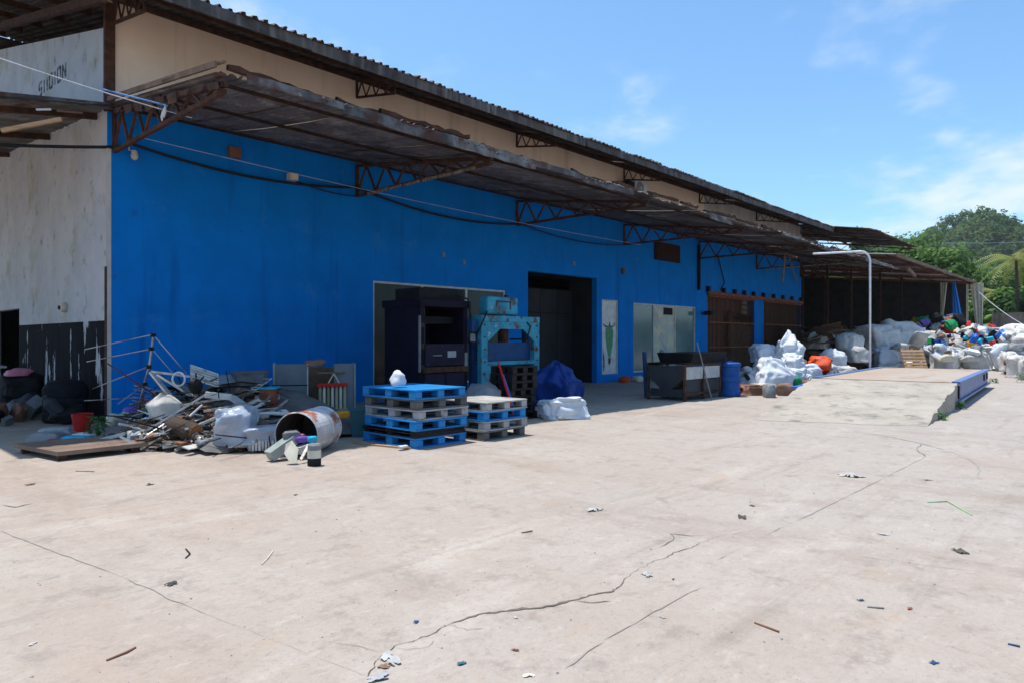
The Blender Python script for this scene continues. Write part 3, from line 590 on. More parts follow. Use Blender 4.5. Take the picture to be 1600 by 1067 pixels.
# second, lower truss line over the gap between canopy and shed is the shed's own
# ------------------------------------------------------------------ weighbridge
ra = thing('concrete_ramp', 'sloping concrete ramp leading up to the weighbridge deck', 'ramp', (0, 0, 0))
m = MB(); n = 24; A0, A1, B0, B1 = Vector((8.85, -9.0, .0)), Vector((9.95, -11.8, .0)), Vector((14.13, -8.33, .58)), Vector((14.355, -11.54, .58))
vs = []; fs = []
for i in range(n+1):
    t = i/n; z = .58*(t**.92) if i else .004
    for k in range(7):
        p = A0.lerp(A1, k/6).lerp(B0.lerp(B1, k/6), t); ed = k in (0, 6) and 0 < i < n; vs.append((p.x+(rr.uniform(-.1, .1) if i == 0 else 0), p.y+(rr.uniform(-.035, .035) if ed else 0), z+(rr.uniform(-.01, .01) if 0 < i < n else 0)-(rr.uniform(0, .03) if ed else 0)))
for i in range(n):
    for k in range(6): a = i*7+k; fs.append((a, a+1, a+8, a+7))
m.add(vs, fs); b = len(m.v)
for kk in (0, 6):
    col = [i*7+kk for i in range(n+1)]
    for i in range(n):
        p, q = Vector(m.v[col[i]]), Vector(m.v[col[i+1]]); m.add([p, q, (q.x, q.y, -.02), (p.x, p.y, -.02)], [(0, 1, 2, 3)])
p, q = Vector(m.v[n*7]), Vector(m.v[n*7+6]); m.add([p, q, (q.x, q.y, -.02), (p.x, p.y, -.02)], [(0, 1, 2, 3)])
m.build('slope', MATS['concrete_ramp'], ra)
r2 = thing('concrete_ramp', 'small far ramp stub behind the weighbridge end', 'ramp', (22.44, .59, 0), 4)
MB().prism([(0, 0), (3.2, 0), (0, .55)], 'y', -11.3, -8.2).build('slope', MATS['concrete_ramp'], r2)
wbr = thing('weighbridge', 'steel weighbridge with rusty brown deck and blue side beams', 'weighbridge', (13.59, -.03, 0), 4)
x = 0
for k in range(6):
    MB().box(x+.008, -11.42, .545, x+1.46, -8.42, .59).build('deck_plate', MATS['deck'], wbr); x += 1.47
for y, s in ((-11.55, 1), (-8.35, -1)):
    e = thing_part('side_beam', wbr)
    MB().box(0.02, y+.03 if s > 0 else y-.06, .17, 8.82, y+.06 if s > 0 else y-.03, .56).build('web', MATS['beam_blue'], e)
    MB().box(0.0, min(y-.04*s, y+.13*s), .561, 8.84, max(y-.04*s, y+.13*s), .615).build('top_flange', MATS['beam_blue'], e)
    MB().box(0.0, min(y-.04*s, y+.13*s), .12, 8.84, max(y-.04*s, y+.13*s), .168).build('bottom_flange', MATS['beam_blue'], e)
    for xx in (.18, 7.2, 8.3): MB().box(xx, min(y+.0, y+.028*s), .3 if xx > 1 else .2, xx+.22, max(y+.0, y+.028*s), .5).build('bracket', MATS['black'], e)
for xx in (1.0, 4.4, 7.8): MB().box(xx, -11.3, .0, xx+.4, -8.6, .5).build('cross_beam', MATS['beam_blue'], wbr)
pl = thing('gooseneck_pole', 'tall white pipe bent over at the top beside the weighbridge', 'pole', (22.0, -7.62, 0))
pts = [(0, 0, 0), (0, 0, 4.35)]+[(-.0-.35*(1-math.cos(a)) *.72, .35*(1-math.cos(a))*.68, 4.35+.35*math.sin(a)) for a in np.linspace(0, math.pi/2, 7)[1:]]
e0 = Vector(pts[-1]); pts += [tuple(e0+Vector((-.72, .68, -.0))*t+Vector((0, 0, -.06*t))) for t in (.5, 1.1, 1.75)]
MB().tube(pts, .037, 10).build('pipe', MATS['pipe_white'], pl, smooth=True); MB().box(-.15, -.15, 0, .15, .15, .02).build('base_plate', MATS['grey'], pl)

# ------------------------------------------------------------------ pallets
def pallet(mat, L=1.02, W=1.3, H=.15, topm=None):
    e = thing('plastic_pallet', 'pallet', 'pallet')
    tm = MATS[topm or mat]; mm = MATS[mat]
    MB().box(0, 0, H-.025, L, W, H).build('top_deck', tm, e, bev=.006)
    n = 7; bw = .1
    xs = (0, L/2-.07, L-.14); ys = (0, W/2-.08, W-.16)
    for i in xs:
        for j in ys: MB().box(i+.003, j+.003, .022, i+.137, j+.157, H-.026).build('block', mm, e, bev=.012)
    for j in ys: MB().box(0, j, 0, L, j+.16, .021).build('bottom_board', mm, e, bev=.005)
    for i in (0, L-.14): 
        for a, b in ((.162, W/2-.082), (W/2+.082, W-.162)): MB().box(i, a, 0, i+.14, b, .021).build('bottom_runner', mm, e)
    return e
pal_p = {k: pallet(*a) for k, a in {'blue': ('pal_blue',), 'grey': ('pal_grey',), 'dgrey': ('pal_dgrey',), 'black': ('pal_black', .75, .62), 'greytop': ('pal_grey', 1.0, 1.15, .15, 'pal_greytop'), 'blue2': ('pal_blue', 1.0, 1.15), 'grey2': ('pal_grey', 1.0, 1.15), 'dgrey2': ('pal_dgrey', 1.0, 1.15)}.items()}
used = set()
def put_pallet(kind, loc, rz, label, group=None):
    if kind in used: e = copy_tree(pal_p[kind])
    else: e = pal_p[kind]; used.add(kind)
    e.location = loc; e.rotation_euler = (0, 0, R(rz)); e['label'] = label
    if group: e['group'] = group
    return e
S1 = Vector((1.98, -6.93, 0)); gp = 'pallets stacked in front of the scrap presses'
put_pallet('blue', S1+Vector((0, 0, 0)), 1, 'blue plastic pallet at the bottom of the taller stack, on the ground', gp)
for k in range(2):
    e = thing('black_board', ['upper thin black sheet layer in the taller pallet stack', 'lower thin black sheet layer in the taller pallet stack'][1-k], 'board', S1+Vector((.0, .02, .152+k*.052)), k*1.5)
    MB().box(0, 0, 0, 1.0, 1.28, .02).build('panel', MATS['pal_black'], e)
    for i in range(3): MB().box(0, i*.57, .021, 1.0, i*.57+.12, .05).build('rib', MATS['pal_black'], e)
put_pallet('blue', S1+Vector((-.03, -.02, .258)), -1, 'blue plastic pallet in the middle of the taller stack, under the light grey one', gp)
put_pallet('grey', S1+Vector((.03, -.03, .41)), 1.5, 'light grey plastic pallet in the middle of the taller stack', gp)
put_pallet('dgrey', S1+Vector((.0, .0, .562)), -.5, 'dark grey plastic pallet second from the top of the taller stack', gp)
put_pallet('blue', S1+Vector((-.02, .0, .714)), .5, 'bright blue plastic pallet on top of the taller stack, carrying a white bundle', gp)
S2 = Vector((3.2, -7.12, 0))
put_pallet('dgrey2', S2+Vector((-.02, 0, 0)), 1, 'dark grey pallet at the bottom of the shorter stack', gp)
put_pallet('grey2', S2+Vector((0.0, 0, .152)), -1, 'light grey pallet second from the bottom of the shorter stack', gp)
put_pallet('blue2', S2+Vector((.0, 0.02, .304)), 0, 'blue pallet just under the top of the shorter stack', gp)
put_pallet('greytop', S2+Vector((.02, -.02, .456)), 1.5, 'dusty grey pallet on top of the shorter stack', gp)
for k in range(7):
    put_pallet('black', Vector((5.45+rr.uniform(-.03, .03), -5.6+rr.uniform(-.03, .03), .152*k)), rr.uniform(-2, 2), ['lowest', 'second lowest', 'third lowest', 'middle', 'third highest', 'second highest', 'topmost'][k]+' black plastic pallet in the dark stack before the teal press', 'black pallets in one dark stack')

# ------------------------------------------------------------------ soft shapes
def ico(sub):
    import bmesh
    bm = bmesh.new(); bmesh.ops.create_icosphere(bm, subdivisions=sub, radius=1); V = np.array([v.co[:] for v in bm.verts]); F = np.array([[v.index for v in f.verts] for f in bm.faces]); bm.free(); return V, F
ICO = {k: ico(k) for k in (2, 3, 4, 5)}
def tri(x): x = x-np.floor(x); return 1-4*np.abs(x-.5)
NC = {}
def soft(seed, sx, sy, sz, e=.6, peak=0, wr=.1, sub=4, flat=.7, px=0, py=0, fold=5.0):
    V, F = ICO[sub]; rs = np.random.RandomState(seed)
    def nf(P, f, sd): return np.array([nz(p[0], p[1], p[2], f, sd) for p in P])
    lo = nf(V, 1.3, seed); l2 = nf(V, 2.6, seed+5); l3 = nf(V, 2.1, seed+8)
    W = V+.35*np.stack([l2, l3, lo], 1)
    d = np.zeros(len(V)); fine = np.zeros(len(V))
    for k in range(9):          # creased cloth: folded triangle waves in random directions
        n = rs.normal(size=3); n /= np.linalg.norm(n); d += tri(W@n*fold*rs.uniform(.16, .42)+rs.uniform())*rs.uniform(.4, 1)
    for k in range(7):
        n = rs.normal(size=3); n /= np.linalg.norm(n); fine += tri(W@n*fold*rs.uniform(.6, 1.2)+rs.uniform())*rs.uniform(.3, 1)
    k = 1+.24*lo+wr*.32*d+wr*.16*fine*(.6+l3)
    S = np.sign(V)*np.abs(V)**e
    S = S*k[:, None]; S[:, 2] *= 1+.12*l2
    lean = rs.uniform(-.18, .18, 2); S[:, 0] += lean[0]*S[:, 2]; S[:, 1] += lean[1]*S[:, 2]
    z = np.maximum(S[:, 2], -flat+.02*fine*wr); low = z < -flat+.25; S[low, :2] *= 1.05
    if peak:
        t = np.clip((V[:, 2]-.3)/.7, 0, 1); th = np.arctan2(V[:, 1], V[:, 0]); pl_ = 1+.22*t*tri(th*rs.randint(5, 9)/6.283+lo)
        z = z+peak*t**1.5; S[:, 0] = S[:, 0]*(1-.72*t)*pl_+px*t; S[:, 1] = S[:, 1]*(1-.72*t)*pl_+py*t
    out = np.stack([S[:, 0]*sx/2, S[:, 1]*sy/2, (z+flat)*sz/(1+flat)], 1)
    return arr_mesh('soft', out, F, True)
def pillow(seed, sx, sy, sz, wr=.1, fold=7):
    V, F = ICO[4]; rs = np.random.RandomState(seed); S = np.sign(V)*np.abs(V)**.42
    def nf(f, sd): return np.array([nz(p[0], p[1], p[2], f, sd) for p in V])
    lo = nf(1.4, seed); l2 = nf(2.7, seed+3); W = V+.3*np.stack([l2, lo, l2], 1); d = np.zeros(len(V))
    for k in range(12): n = rs.normal(size=3); n[2] *= .3; n /= np.linalg.norm(n); d += tri(W@n*fold*rs.uniform(.2, 1.1)+rs.uniform())*rs.uniform(.3, 1)
    r = np.maximum(np.abs(S[:, 0]), np.abs(S[:, 1])); th = np.sign(V[:, 2])*np.abs(V[:, 2])**.8*(1-.93*np.clip(r, 0, 1)**5)+.0
    ear = 1+.12*(np.abs(S[:, 0])*np.abs(S[:, 1]))**3
    out = np.stack([S[:, 0]*ear*(1+.08*lo)*sx/2, S[:, 1]*ear*(1+.1*l2)*sy/2, (th*(1+.25*lo)+wr*.22*d*(.4+.6*(1-r)))*sz/2+.35*sz*np.sin(S[:, 0]*1.3+seed)*S[:, 0]*.3], 1); out[:, 2] += sz*.35
    return arr_mesh('pillow', out, F, True)
PIL = [pillow(900+k, 1, .62, .36) for k in range(8)]; pcm = {}
def pil(loc, sc, mat, label, group, tilt=25):
    k = rr.randrange(8); key = (k, mat)
    if key not in pcm: c = PIL[k].copy(); c.materials.append(MATS[mat]); pcm[key] = c
    return tag(link('woven_sack', pcm[key], None, loc, (R(rr.gauss(0, tilt)), R(rr.gauss(0, tilt)), R(rr.uniform(0, 360))), None, (sc, sc, sc*rr.uniform(.85, 1.25))), label, 'sack', group)
def sack(name, loc, size, seed, mat, label, cat='sack', group=None, rz=0, tilt=0, **k):
    me = soft(seed, *size, **k); o = link(name, me, None, loc, (R(tilt), 0, R(rz)), MATS[mat]); return tag(o, label, cat, group)

# loose plastic scrap: bottles, tubs, bags
def shape(kind, seed):
    m = MB(); r = random.Random(seed)
    if kind == 'bottle': m.lathe([(.1, 0), (.13, .03), (.13, .3), (.05, .4), (.05, .46)], 10)
    elif kind == 'tub': m.lathe([(.16, 0), (.2, .3), (.22, .31), (.21, .3), (.15, .03)], 12)
    elif kind == 'can': m.box(-.17, -.1, 0, .17, .1, .36); m.box(-.06, -.03, .36, .0, .03, .42); m.bar((.0, 0, .4), (.15, 0, .38), .05)
    elif kind == 'crate': m.box(-.25, -.18, 0, .25, .18, .02); [m.box(*b) for b in ((-.25, -.18, .02, .25, -.16, .26), (-.25, .16, .02, .25, .18, .26), (-.25, -.16, .02, -.23, .16, .26), (.23, -.16, .02, .25, .16, .26))]
    return m.mesh(kind)
kinds = [(k, shape(k, i)) for i, k in enumerate(('bottle', 'tub', 'can', 'crate'))]+[('plastic_bag', soft(300+i, .6, .5, .3, wr=.3, sub=3)) for i in range(3)]
cmesh = {}
def bit(i, loc, colr, sc, label, group, cat='plastic'):
    k, me = kinds[i % len(kinds)]; key = (i % len(kinds), colr)
    if key not in cmesh: c = me.copy(); c.materials.clear(); c.materials.append(MATS[colr]); cmesh[key] = c
    o = link(k, cmesh[key], None, loc, (R(rr.uniform(-100, 100)), R(rr.uniform(-60, 60)), R(rr.uniform(0, 360))), None, (sc, sc, sc)); return tag(o, label, cat, group)
# white bundle on the pallet
sack('cloth_bundle', (2.108, -6.338, 0.895), (.24, .22, .22), 3, 'sack_print', 'small white printed bundle lying on the top blue pallet', 'bundle', sub=3, e=.95)
# ------------------------------------------------------------------ baler (dark press)
ba = thing('baling_press', 'tall dark purple baling press in front of the left shop window', 'press', (4.98, -3.4, 0))
bm_, bp_ = MATS['baler'], MATS['baler_panel']
MB().box(0, 0, 0, .12, 1.25, 2.42).build('side_panel', bm_, ba); MB().box(1.26, 0, 0, 1.38, 1.25, 2.42).build('side_panel', bm_, ba)
MB().box(.12, 1.18, 0, 1.26, 1.25, 2.42).build('back_panel', bm_, ba)
MB().box(-.04, -.06, 2.3, 1.44, 1.3, 2.46).build('top_beam', bm_, ba, bev=.01)
MB().box(.1, .15, 2.461, 1.4, 1.0, 2.72).build('motor_housing', MATS['black'], ba, bev=.02)
MB().box(.12, -.03, 1.02, 1.26, .03, 1.5).build('door', bp_, ba, bev=.008); MB().box(.04, -.07, .88, 1.36, .0, 1.0).build('door_beam', MATS['rust'], ba, bev=.006)
MB().box(.12, -.03, .1, .66, .03, .86).build('door', bp_, ba, bev=.008); MB().box(.72, -.03, .1, 1.26, .03, .86).build('door', bp_, ba, bev=.008)
MB().box(.662, -.02, .1, .718, .03, .86).build('door_post', bm_, ba)
for x in (.22, .42, .5): MB().bar((x, .5, 1.5), (x, .5, 2.3), .035 if x < .4 else .05).build('guide_rod', MATS['grey'], ba)
MB().box(.14, .3, 1.95, 1.24, 1.1, 2.1).build('ram_plate', MATS['black'], ba)
MB().box(-.03, -.02, .9, -.002, .03, 2.1).build('edge_strip', MATS['grey'], ba); MB().box(1.26, -.05, .9, 1.34, -.004, 1.3).build('hinge', MATS['grey'], ba)
MB().box(.12, -.0, 0, 1.26, 1.18, .08).build('base', bm_, ba)
# ------------------------------------------------------------------ teal press
tp = thing('hydraulic_press', 'teal hydraulic press with rust and a box tank on top', 'press', (6.55, -3.67, 0))
T, TD = MATS['teal'], MATS['teal_dark']
for x in (0, 1.83):
    MB().box(x, 0, 0, x+.2, .14, 2.0).build('post', T, tp, bev=.008); MB().box(x, .3, 0, x+.2, .42, 2.0).build('post', TD, tp)
    MB().box(x+.02, .142, .1, x+.18, .298, 1.1).build('side_panel', TD, tp)
MB().prism([(0, 2.002), (2.03, 2.002), (2.03, 2.14), (0, 2.14)], 'y', -.01, .43).build('crown_beam', T, tp, bev=.008)
MB().prism([(.202, 2.0), (.202, 1.55), (.62, 1.84), (1.42, 1.84), (1.828, 1.55), (1.828, 2.0)], 'y', .0, .05).build('gusset_plate', T, tp)
MB().box(.2, .16, 1.1, 1.83, .2, 1.52).build('front_guard', TD, tp); MB().box(.21, .38, 1.1, 1.82, .41, 1.5).build('rear_guard', TD, tp)
MB().box(.202, .0, 1.0, 1.828, .42, 1.09).build('bed', T, tp, bev=.006)
MB().box(.202, .01, .1, .42, .05, .998).build('lower_panel', T, tp); MB().box(.55, .25, .1, 1.75, .29, .99).build('lower_panel', MATS['black'], tp)
tk = MB().box(.3, .1, 2.17, 1.36, .42, 2.6).build('oil_tank', T, tp, bev=.05)
MB().box(.6, .092, 2.47, 1.08, .099, 2.5).build('weld_strip', MATS['rust'], tk); MB().box(.58, .092, 2.36, .61, .099, 2.5).build('weld_strip', MATS['rust'], tk); MB().box(1.05, .092, 2.3, 1.08, .099, 2.5).build('weld_strip', MATS['rust'], tk)
m = MB(); m.lathe([(.06, 0), (.06, .05), (.02, .07)], 12, (1.1, .27, 2.6)); m.build('filler_cap', MATS['rust'], tk)
m = MB(); m.lathe([(.13, 1.52), (.13, 1.99)], 16, (1.0, .27, 0)); m.build('ram_cylinder', MATS['rust'], tp)
MB().box(-.2, .1, 1.75, -.02, .4, 2.05).build('control_box', TD, tp, bev=.01); MB().box(-.19, .15, 1.55, -.05, .19, 1.73).build('gauge_plate', MATS['grey'], tp)
for k, (x, z) in enumerate([(.1, .25+.28*i) for i in range(7)]+[(1.93, .25+.28*i) for i in range(7)]): m = MB(); m.lathe([(.022, 0), (.022, .012), (.008, .016)], 6); m.build('bolt', MATS['rust'], tp, (x, -.001, z), (R(90), 0, 0))
MB().tube([(1.2, .2, 2.14), (1.5, .05, 2.1), (1.62, -.06, 1.9), (1.5, -.05, 1.6), (1.1, .15, 1.6)], .02, 6).build('hose', MATS['black'], tp, smooth=True)
MB().tube([(.35, .2, 2.25), (.1, -.06, 2.2), (-.06, -.04, 1.9), (-.08, .1, 1.7)], .018, 6).build('hose', MATS['black'], tp, smooth=True)
for z in (.5, .95, 1.4, 1.85): m = MB(); m.box(-.012, -.015, z, .1, -.001, z+.1); m.build('hinge', MATS['rust'], ba)
for x in (.2, .6, 1.0, 1.2):
    for z in (1.06, 1.44): m = MB(); m.lathe([(.02, 0), (.02, .012)], 6); m.build('bolt', MATS['rust'], ba, (x, -.031, z), (R(90), 0, 0))
MB().tube([(1.0, .0, 2.6), (1.3, -.1, 2.5), (1.41, -.08, 2.1), (1.39, -.03, 1.5)], .022, 6).build('hose', MATS['black'], ba, smooth=True)
MB().box(.75, -.036, 1.2, 1.0, -.031, 1.34).build('label_plate', MATS['ltgrey'], ba); MB().bar((.3, -.06, 1.25), (.55, -.06, 1.25), .025).build('handle', MATS['grey'], ba)
# things around the presses
sack('sack', (4.934, -5.344, 0.091), (.75, .6, .62), 8, 'grey', 'dark grey sack slumped behind the shorter pallet stack', sub=3)
for p, q, mm, lb in (((5.197, -5.925, 0.138), (5.279, -5.424, 1.148), 'red', 'red stick leaning beside the dark pallet stack'), ((5.267, -5.927, 0.108), (5.303, -5.523, 0.912), 'blue', 'dark blue stick leaning beside the dark pallet stack')):
    m = MB(); m.tube([p, q], .02, 8); tag(m.build('pole', MATS[mm]), lb, 'stick')
# blue tarp draped over something
def drape(name, cx, cy, sx, sy, h, seed, mat, label, cat, skew=(0, 0)):
    n = 34; vs = []; fs = []
    for j in range(n):
        for i in range(n):
            u = i/(n-1)*2-1; v = j/(n-1)*2-1; r = max(abs(u), abs(v)); ang = math.atan2(v, u)
            hh = h*(1-r**1.15)+.3*h*nz(u, v, 0, 1.9, seed)*(1-r)+.09*h*(.5-abs(nz(u, v, 0, 4.5, seed+7)))*(1-r*.6)+.11*h*abs(nz(math.cos(ang)*3, math.sin(ang)*3, r, 1.1, seed+2))*r
            k = 1-.16*(1-r)+.16*nz(math.cos(ang)*2.4, math.sin(ang)*2.4, .3, 1, seed+4)*r
            vs.append((u*sx/2*k+skew[0]*(1-r), v*sy/2*k+skew[1]*(1-r), max(hh, .012)))
    for j in range(n-1):
        for i in range(n-1): a = j*n+i; fs.append((a, a+1, a+n+1, a+n))
    me = arr_mesh(name, vs, fs, True); o = link(name, me, None, (cx, cy, 0), None, MATS[mat]); return tag(o, label, cat)
sack('tarp', (8.65, -4.2, 0), (1.25, 1.15, .8), 14, 'tarp', 'dark blue tarpaulin draped in a peak before the dark doorway', 'tarpaulin', e=.62, peak=.5, wr=.17, sub=5, px=-.15, rz=20)
sack('sack', (6.55, -6.0, 0), (.95, .75, .42), 12, 'sack', 'plump white sack lying at the foot of the blue tarpaulin', rz=-25, wr=.13, sub=5)

# ------------------------------------------------------------------ hopper trough
hp = thing('steel_hopper', 'dark steel hopper trough on a rusty angle frame under the window', 'hopper', (11.57, -6.04, 0))
Dk = MATS['pal_dgrey']
for x in (0, 1.0, 1.98):
    for y in (0, 1.08): MB().box(x-.03, y-.03, 0, x+.03, y+.03, .95).build('leg', MATS['rust'], hp)
for y in (0, 1.08):
    for z in (.16, .9): MB().box(.032, y-.025, z, .968, y+.025, z+.05).build('rail', MATS['rust'], hp); MB().box(1.032, y-.025, z, 1.948, y+.025, z+.05).build('rail', MATS['rust'], hp)
m = MB(); m.prism([(.02, .92), (.02, .62), (.42, .3), (.7, .3), (1.06, .62), (1.06, .92)], 'x', -.02, .01); m.build('end_plate', MATS['steel_dark'], hp)
m = MB(); m.prism([(.03, .62), (.42, .3), (.7, .3), (1.05, .62)], 'x', .03, 1.95); m.build('trough', Dk, hp)
for a, b in ((.05, .95), (1.05, 1.93)): MB().box(a, -.02, .56, b, .0, .88).build('white_panel', MATS['ltgrey'], hp)
MB().box(.03, .04, .1, 1.94, .07, .54).build('shade_plate', MATS['steel_dark'], hp); MB().box(.035, .08, .1, .06, 1.04, .3).build('shade_skirt', MATS['steel_dark'], hp)  # dark plates added behind the legs to stand for the shade there
MB().box(-.02, -.04, .952, 2.3, 1.1, .985).build('top_frame', MATS['black'], hp)
m = MB(); m.prism([(-.02, .99), (.9, .99), (1.0, 1.24), (-.1, 1.24)], 'x', .3, 2.25); m.build('hopper_bin', MATS['black'], hp)
MB().box(2.0, .2, .99, 2.9, 1.0, 1.1).build('chute', MATS['black'], hp)
m = MB(); m.tube([(.95, -.32, 0), (.55, -.1, 1.5)], .018, 6); tag(m.build('rod', MATS['grey'], None, (11.57, -6.0, 0)), 'thin grey rod leaning on the steel hopper trough', 'rod')
m = MB(); m.tube([(0, 0, 0), (.05, .1, 1.25)], .06, 8); tag(m.build('pipe', MATS['teal_dark'], None, (11.9, -4.7, 0)), 'dark blue pipe standing behind the hopper near the window', 'pipe')
m = MB(); m.tube([(0, 0, 0), (.02, .0, 1.2)], .035, 8); m.lathe([(.06, 1.2), (.08, 1.25), (.03, 1.33)], 8); tag(m.build('pipe', MATS['grey'], None, (12.2, -5.0, 0)), 'short grey post with a knob behind the hopper trough', 'post')
# blue plastic drum with hoops
bd = thing('plastic_drum', 'blue plastic drum with raised hoops between hopper and sacks', 'drum', (13.95, -6.15, 0))
prof = [(.24, 0), (.29, .02), (.3, .14), (.27, .17), (.265, .4), (.3, .43), (.3, .56), (.265, .59), (.265, .82), (.3, .84), (.3, .92), (.26, .95), (.1, .95)]
MB().lathe(prof, 28).build('body', MATS['drum_blue'], bd, smooth=False); MB().lathe([(.06, .95), (.06, .99)], 12, (.1, .05, 0)).build('cap', MATS['blue'], bd)
# rubbish by the wall base
for i, (px_, mm, lb) in enumerate(((0, 'orange', 'orange scrap bag at the foot of the wall under the poster'), (1, 'cream', 'pale crumpled scrap at the wall foot beside the orange one'), (2, 'grey', 'grey crumpled scrap at the wall foot left of the hopper'))):
    sack('scrap_bag', (17.2+i*.75, -.5-.1*i, 0), (.45, .35, .22), 30+i, mm, lb, 'rubbish', sub=3)

# ------------------------------------------------------------------ sacks in front of the grilles
SP = [ # px, py, d, w, h, peak, mat, label
 (1205,612,20.8,1.5,.95,.5,'sack','large pale blue-white sack with a peaked corner, front of the sack heap'),
 (1238,607,21.4,.95,.7,0,'sack','rounded pale sack bulging right of the peaked front sack'),
 (1208,578,23,.9,.7,0,'sack_print','printed white sack in the middle of the sack heap'),
 (1238,586,22.3,.95,.75,0,'sack_print','white sack with dark lettering, upper middle of the sack heap'),
 (1232,566,23,1.25,.85,.7,'sack','white sack with a tall pointed top crowning the sack heap'),
 (1192,566,23.2,1.0,.7,0,'sack','pale sack at the upper left of the sack heap by the blue pillar'),
 (1262,594,22.6,.9,.6,0,'sack','pale sack low at the right of the sack heap'),
 (1252,606,21.8,.8,.5,0,'sack_print','printed sack low in the heap beside the green ball'),
 (1288,588,24.5,1.0,.55,.3,'sack','white sack under the orange bag'),
 (1300,572,26.5,1.1,.7,.3,'sack','bluish white sack leaning behind the orange bag'),
 (1322,590,25.5,.9,.5,0,'sack_grey','grey sack on the ground right of the orange bag'),
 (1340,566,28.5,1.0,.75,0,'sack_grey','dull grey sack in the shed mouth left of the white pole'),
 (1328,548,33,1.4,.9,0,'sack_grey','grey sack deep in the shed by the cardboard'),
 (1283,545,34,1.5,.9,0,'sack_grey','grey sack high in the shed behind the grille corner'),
]
for i, (a, b, d, w_, h_, pk, mt, lb) in enumerate(SP):
    sack('sack', PP(a, b, d), (w_*.85, w_*.7, h_*.88), 40+i, mt, lb, rz=17*i-40, peak=pk, px=-.3 if i == 0 else 0, wr=.11, fold=7, sub=5 if i < 8 else 4)
sack('orange_bag', PP(1281,577,23.6), (1.05, .7, .45), 70, 'orange', 'crumpled orange plastic bag on the white sacks', 'bag', rz=30, wr=.15)
sack('cardboard_pile', PP(1178,616,19.8), (.95, .6, .28), 71, 'brown', 'reddish brown crushed cardboard in front of the peaked sack', 'cardboard', rz=-40, e=.5, wr=.2)
sack('cardboard_pile', PP(1196,606,20.2), (.75, .4, .14), 72, 'cream', 'tan folded cardboard sticking out under the peaked sack', 'cardboard', rz=-20, e=.4, sub=3)
sack('cardboard_pile', PP(1258,607,21.2), (.6, .4, .14), 75, 'cardboard', 'small brown cardboard scrap at the foot of the sack heap', 'cardboard', rz=-20, e=.4, sub=3)
sack('ball', PP(1245,604,20.6), (.3, .3, .3), 73, 'green', 'green round ball wedged between the sacks', 'ball', wr=.02, flat=.9, sub=3)
sack('pink_bag', PP(1231,598,20.6), (.3, .25, .25), 74, 'pink', 'small pink bag next to the green ball', 'bag', sub=3)
for i in range(26):
    px_ = rr.uniform(1160, 1268); c_ = 1-abs(px_-1216)/62; t = rr.random(); d = 20.9+2.4*t+(px_-1200)*.02; zt = c_*1.15*t+rr.uniform(0, .15); p = PP(px_, 530, d)
    pil((p.x, p.y, zt), rr.uniform(.6, .95), rr.choice(('sack', 'sack_print', 'sack', 'sack_grey', 'sack_white')), 'limp woven sack lying in the sack heap before the grilles', 'woven sacks in the heap before the grilles')
for i in range(30):
    px_ = rr.uniform(1165, 1300); d = 20.6+rr.uniform(0, 1.2)+(px_-1180)*.025; p = PP(px_, 530, d); bit(rr.randrange(7), (p.x, p.y, rr.uniform(.03, .5)), rr.choice(('white', 'red', 'green', 'cyan', 'brown', 'ltgrey', 'yellow', 'pink', 'black')), rr.uniform(.3, .6), 'small coloured plastic scrap between the sacks before the grilles', 'coloured scraps among the sacks')
# blue strip of sheeting beside the deck
m = MB(); m.bar((13.7, -8.08, .35), (21.1, -7.56, .42), .3, .03); tag(m.build('blue_sheeting', MATS['blue'], None), 'long strip of blue sheeting along the left side of the weighbridge', 'sheeting')
for i in range(14): sack('rubbish_bag', (14.5+i*.55+rr.uniform(-.2, .2), -7.1+rr.uniform(-.35, .3), 0), (rr.uniform(.35, .7), rr.uniform(.3, .5), rr.uniform(.2, .4)), 80+i, rr.choice(('sack_grey', 'sack', 'cardboard', 'sack_grey', 'grey')), 'small rubbish bag along the blue sheeting by the weighbridge', 'bag', 'small rubbish bags beside the weighbridge', rz=rr.uniform(0, 180), sub=3)
# cardboard heap inside shed
cbm = []
for k in range(6):
    n = 7; vs = []; fs = []
    for j in range(n):
        for i in range(n): vs.append((i/(n-1)*1.3-.65, j/(n-1)*.9-.45, .09*nz(i*.5, j*.5, k, 1, k)+.04*math.sin(i*1.3+k)))
    for j in range(n-1):
        for i in range(n-1): a = j*n+i; fs.append((a, a+1, a+n+1, a+n))
    cbm.append(arr_mesh('cardboard', vs, fs, False, MATS['cardboard']))
for i in range(90):
    t = rr.random(); px_ = rr.uniform(1258, 1345); d = rr.uniform(33, 38); top = 508+abs(px_-1292)*.42+(14 if px_ > 1320 else 0); py_ = top+rr.random()**1.3*(575-top)
    o = link('cardboard_sheet', cbm[i % 6], None, PP(px_, py_, d), (R(rr.uniform(-28, 28)), R(rr.uniform(-28, 28)), R(rr.uniform(0, 360))), None, (1, 1, 1))
    tag(o, 'flattened brown cardboard sheet in the heap under the shed roof', 'cardboard', 'cardboard sheets heaped in the shed')
m = drape('heap_core', 38.5, 2.2, 9, 7, 2.6, 9, 'cardboard', None, None); tag(m, 'dark mass of compacted cardboard in the shed', 'cardboard')
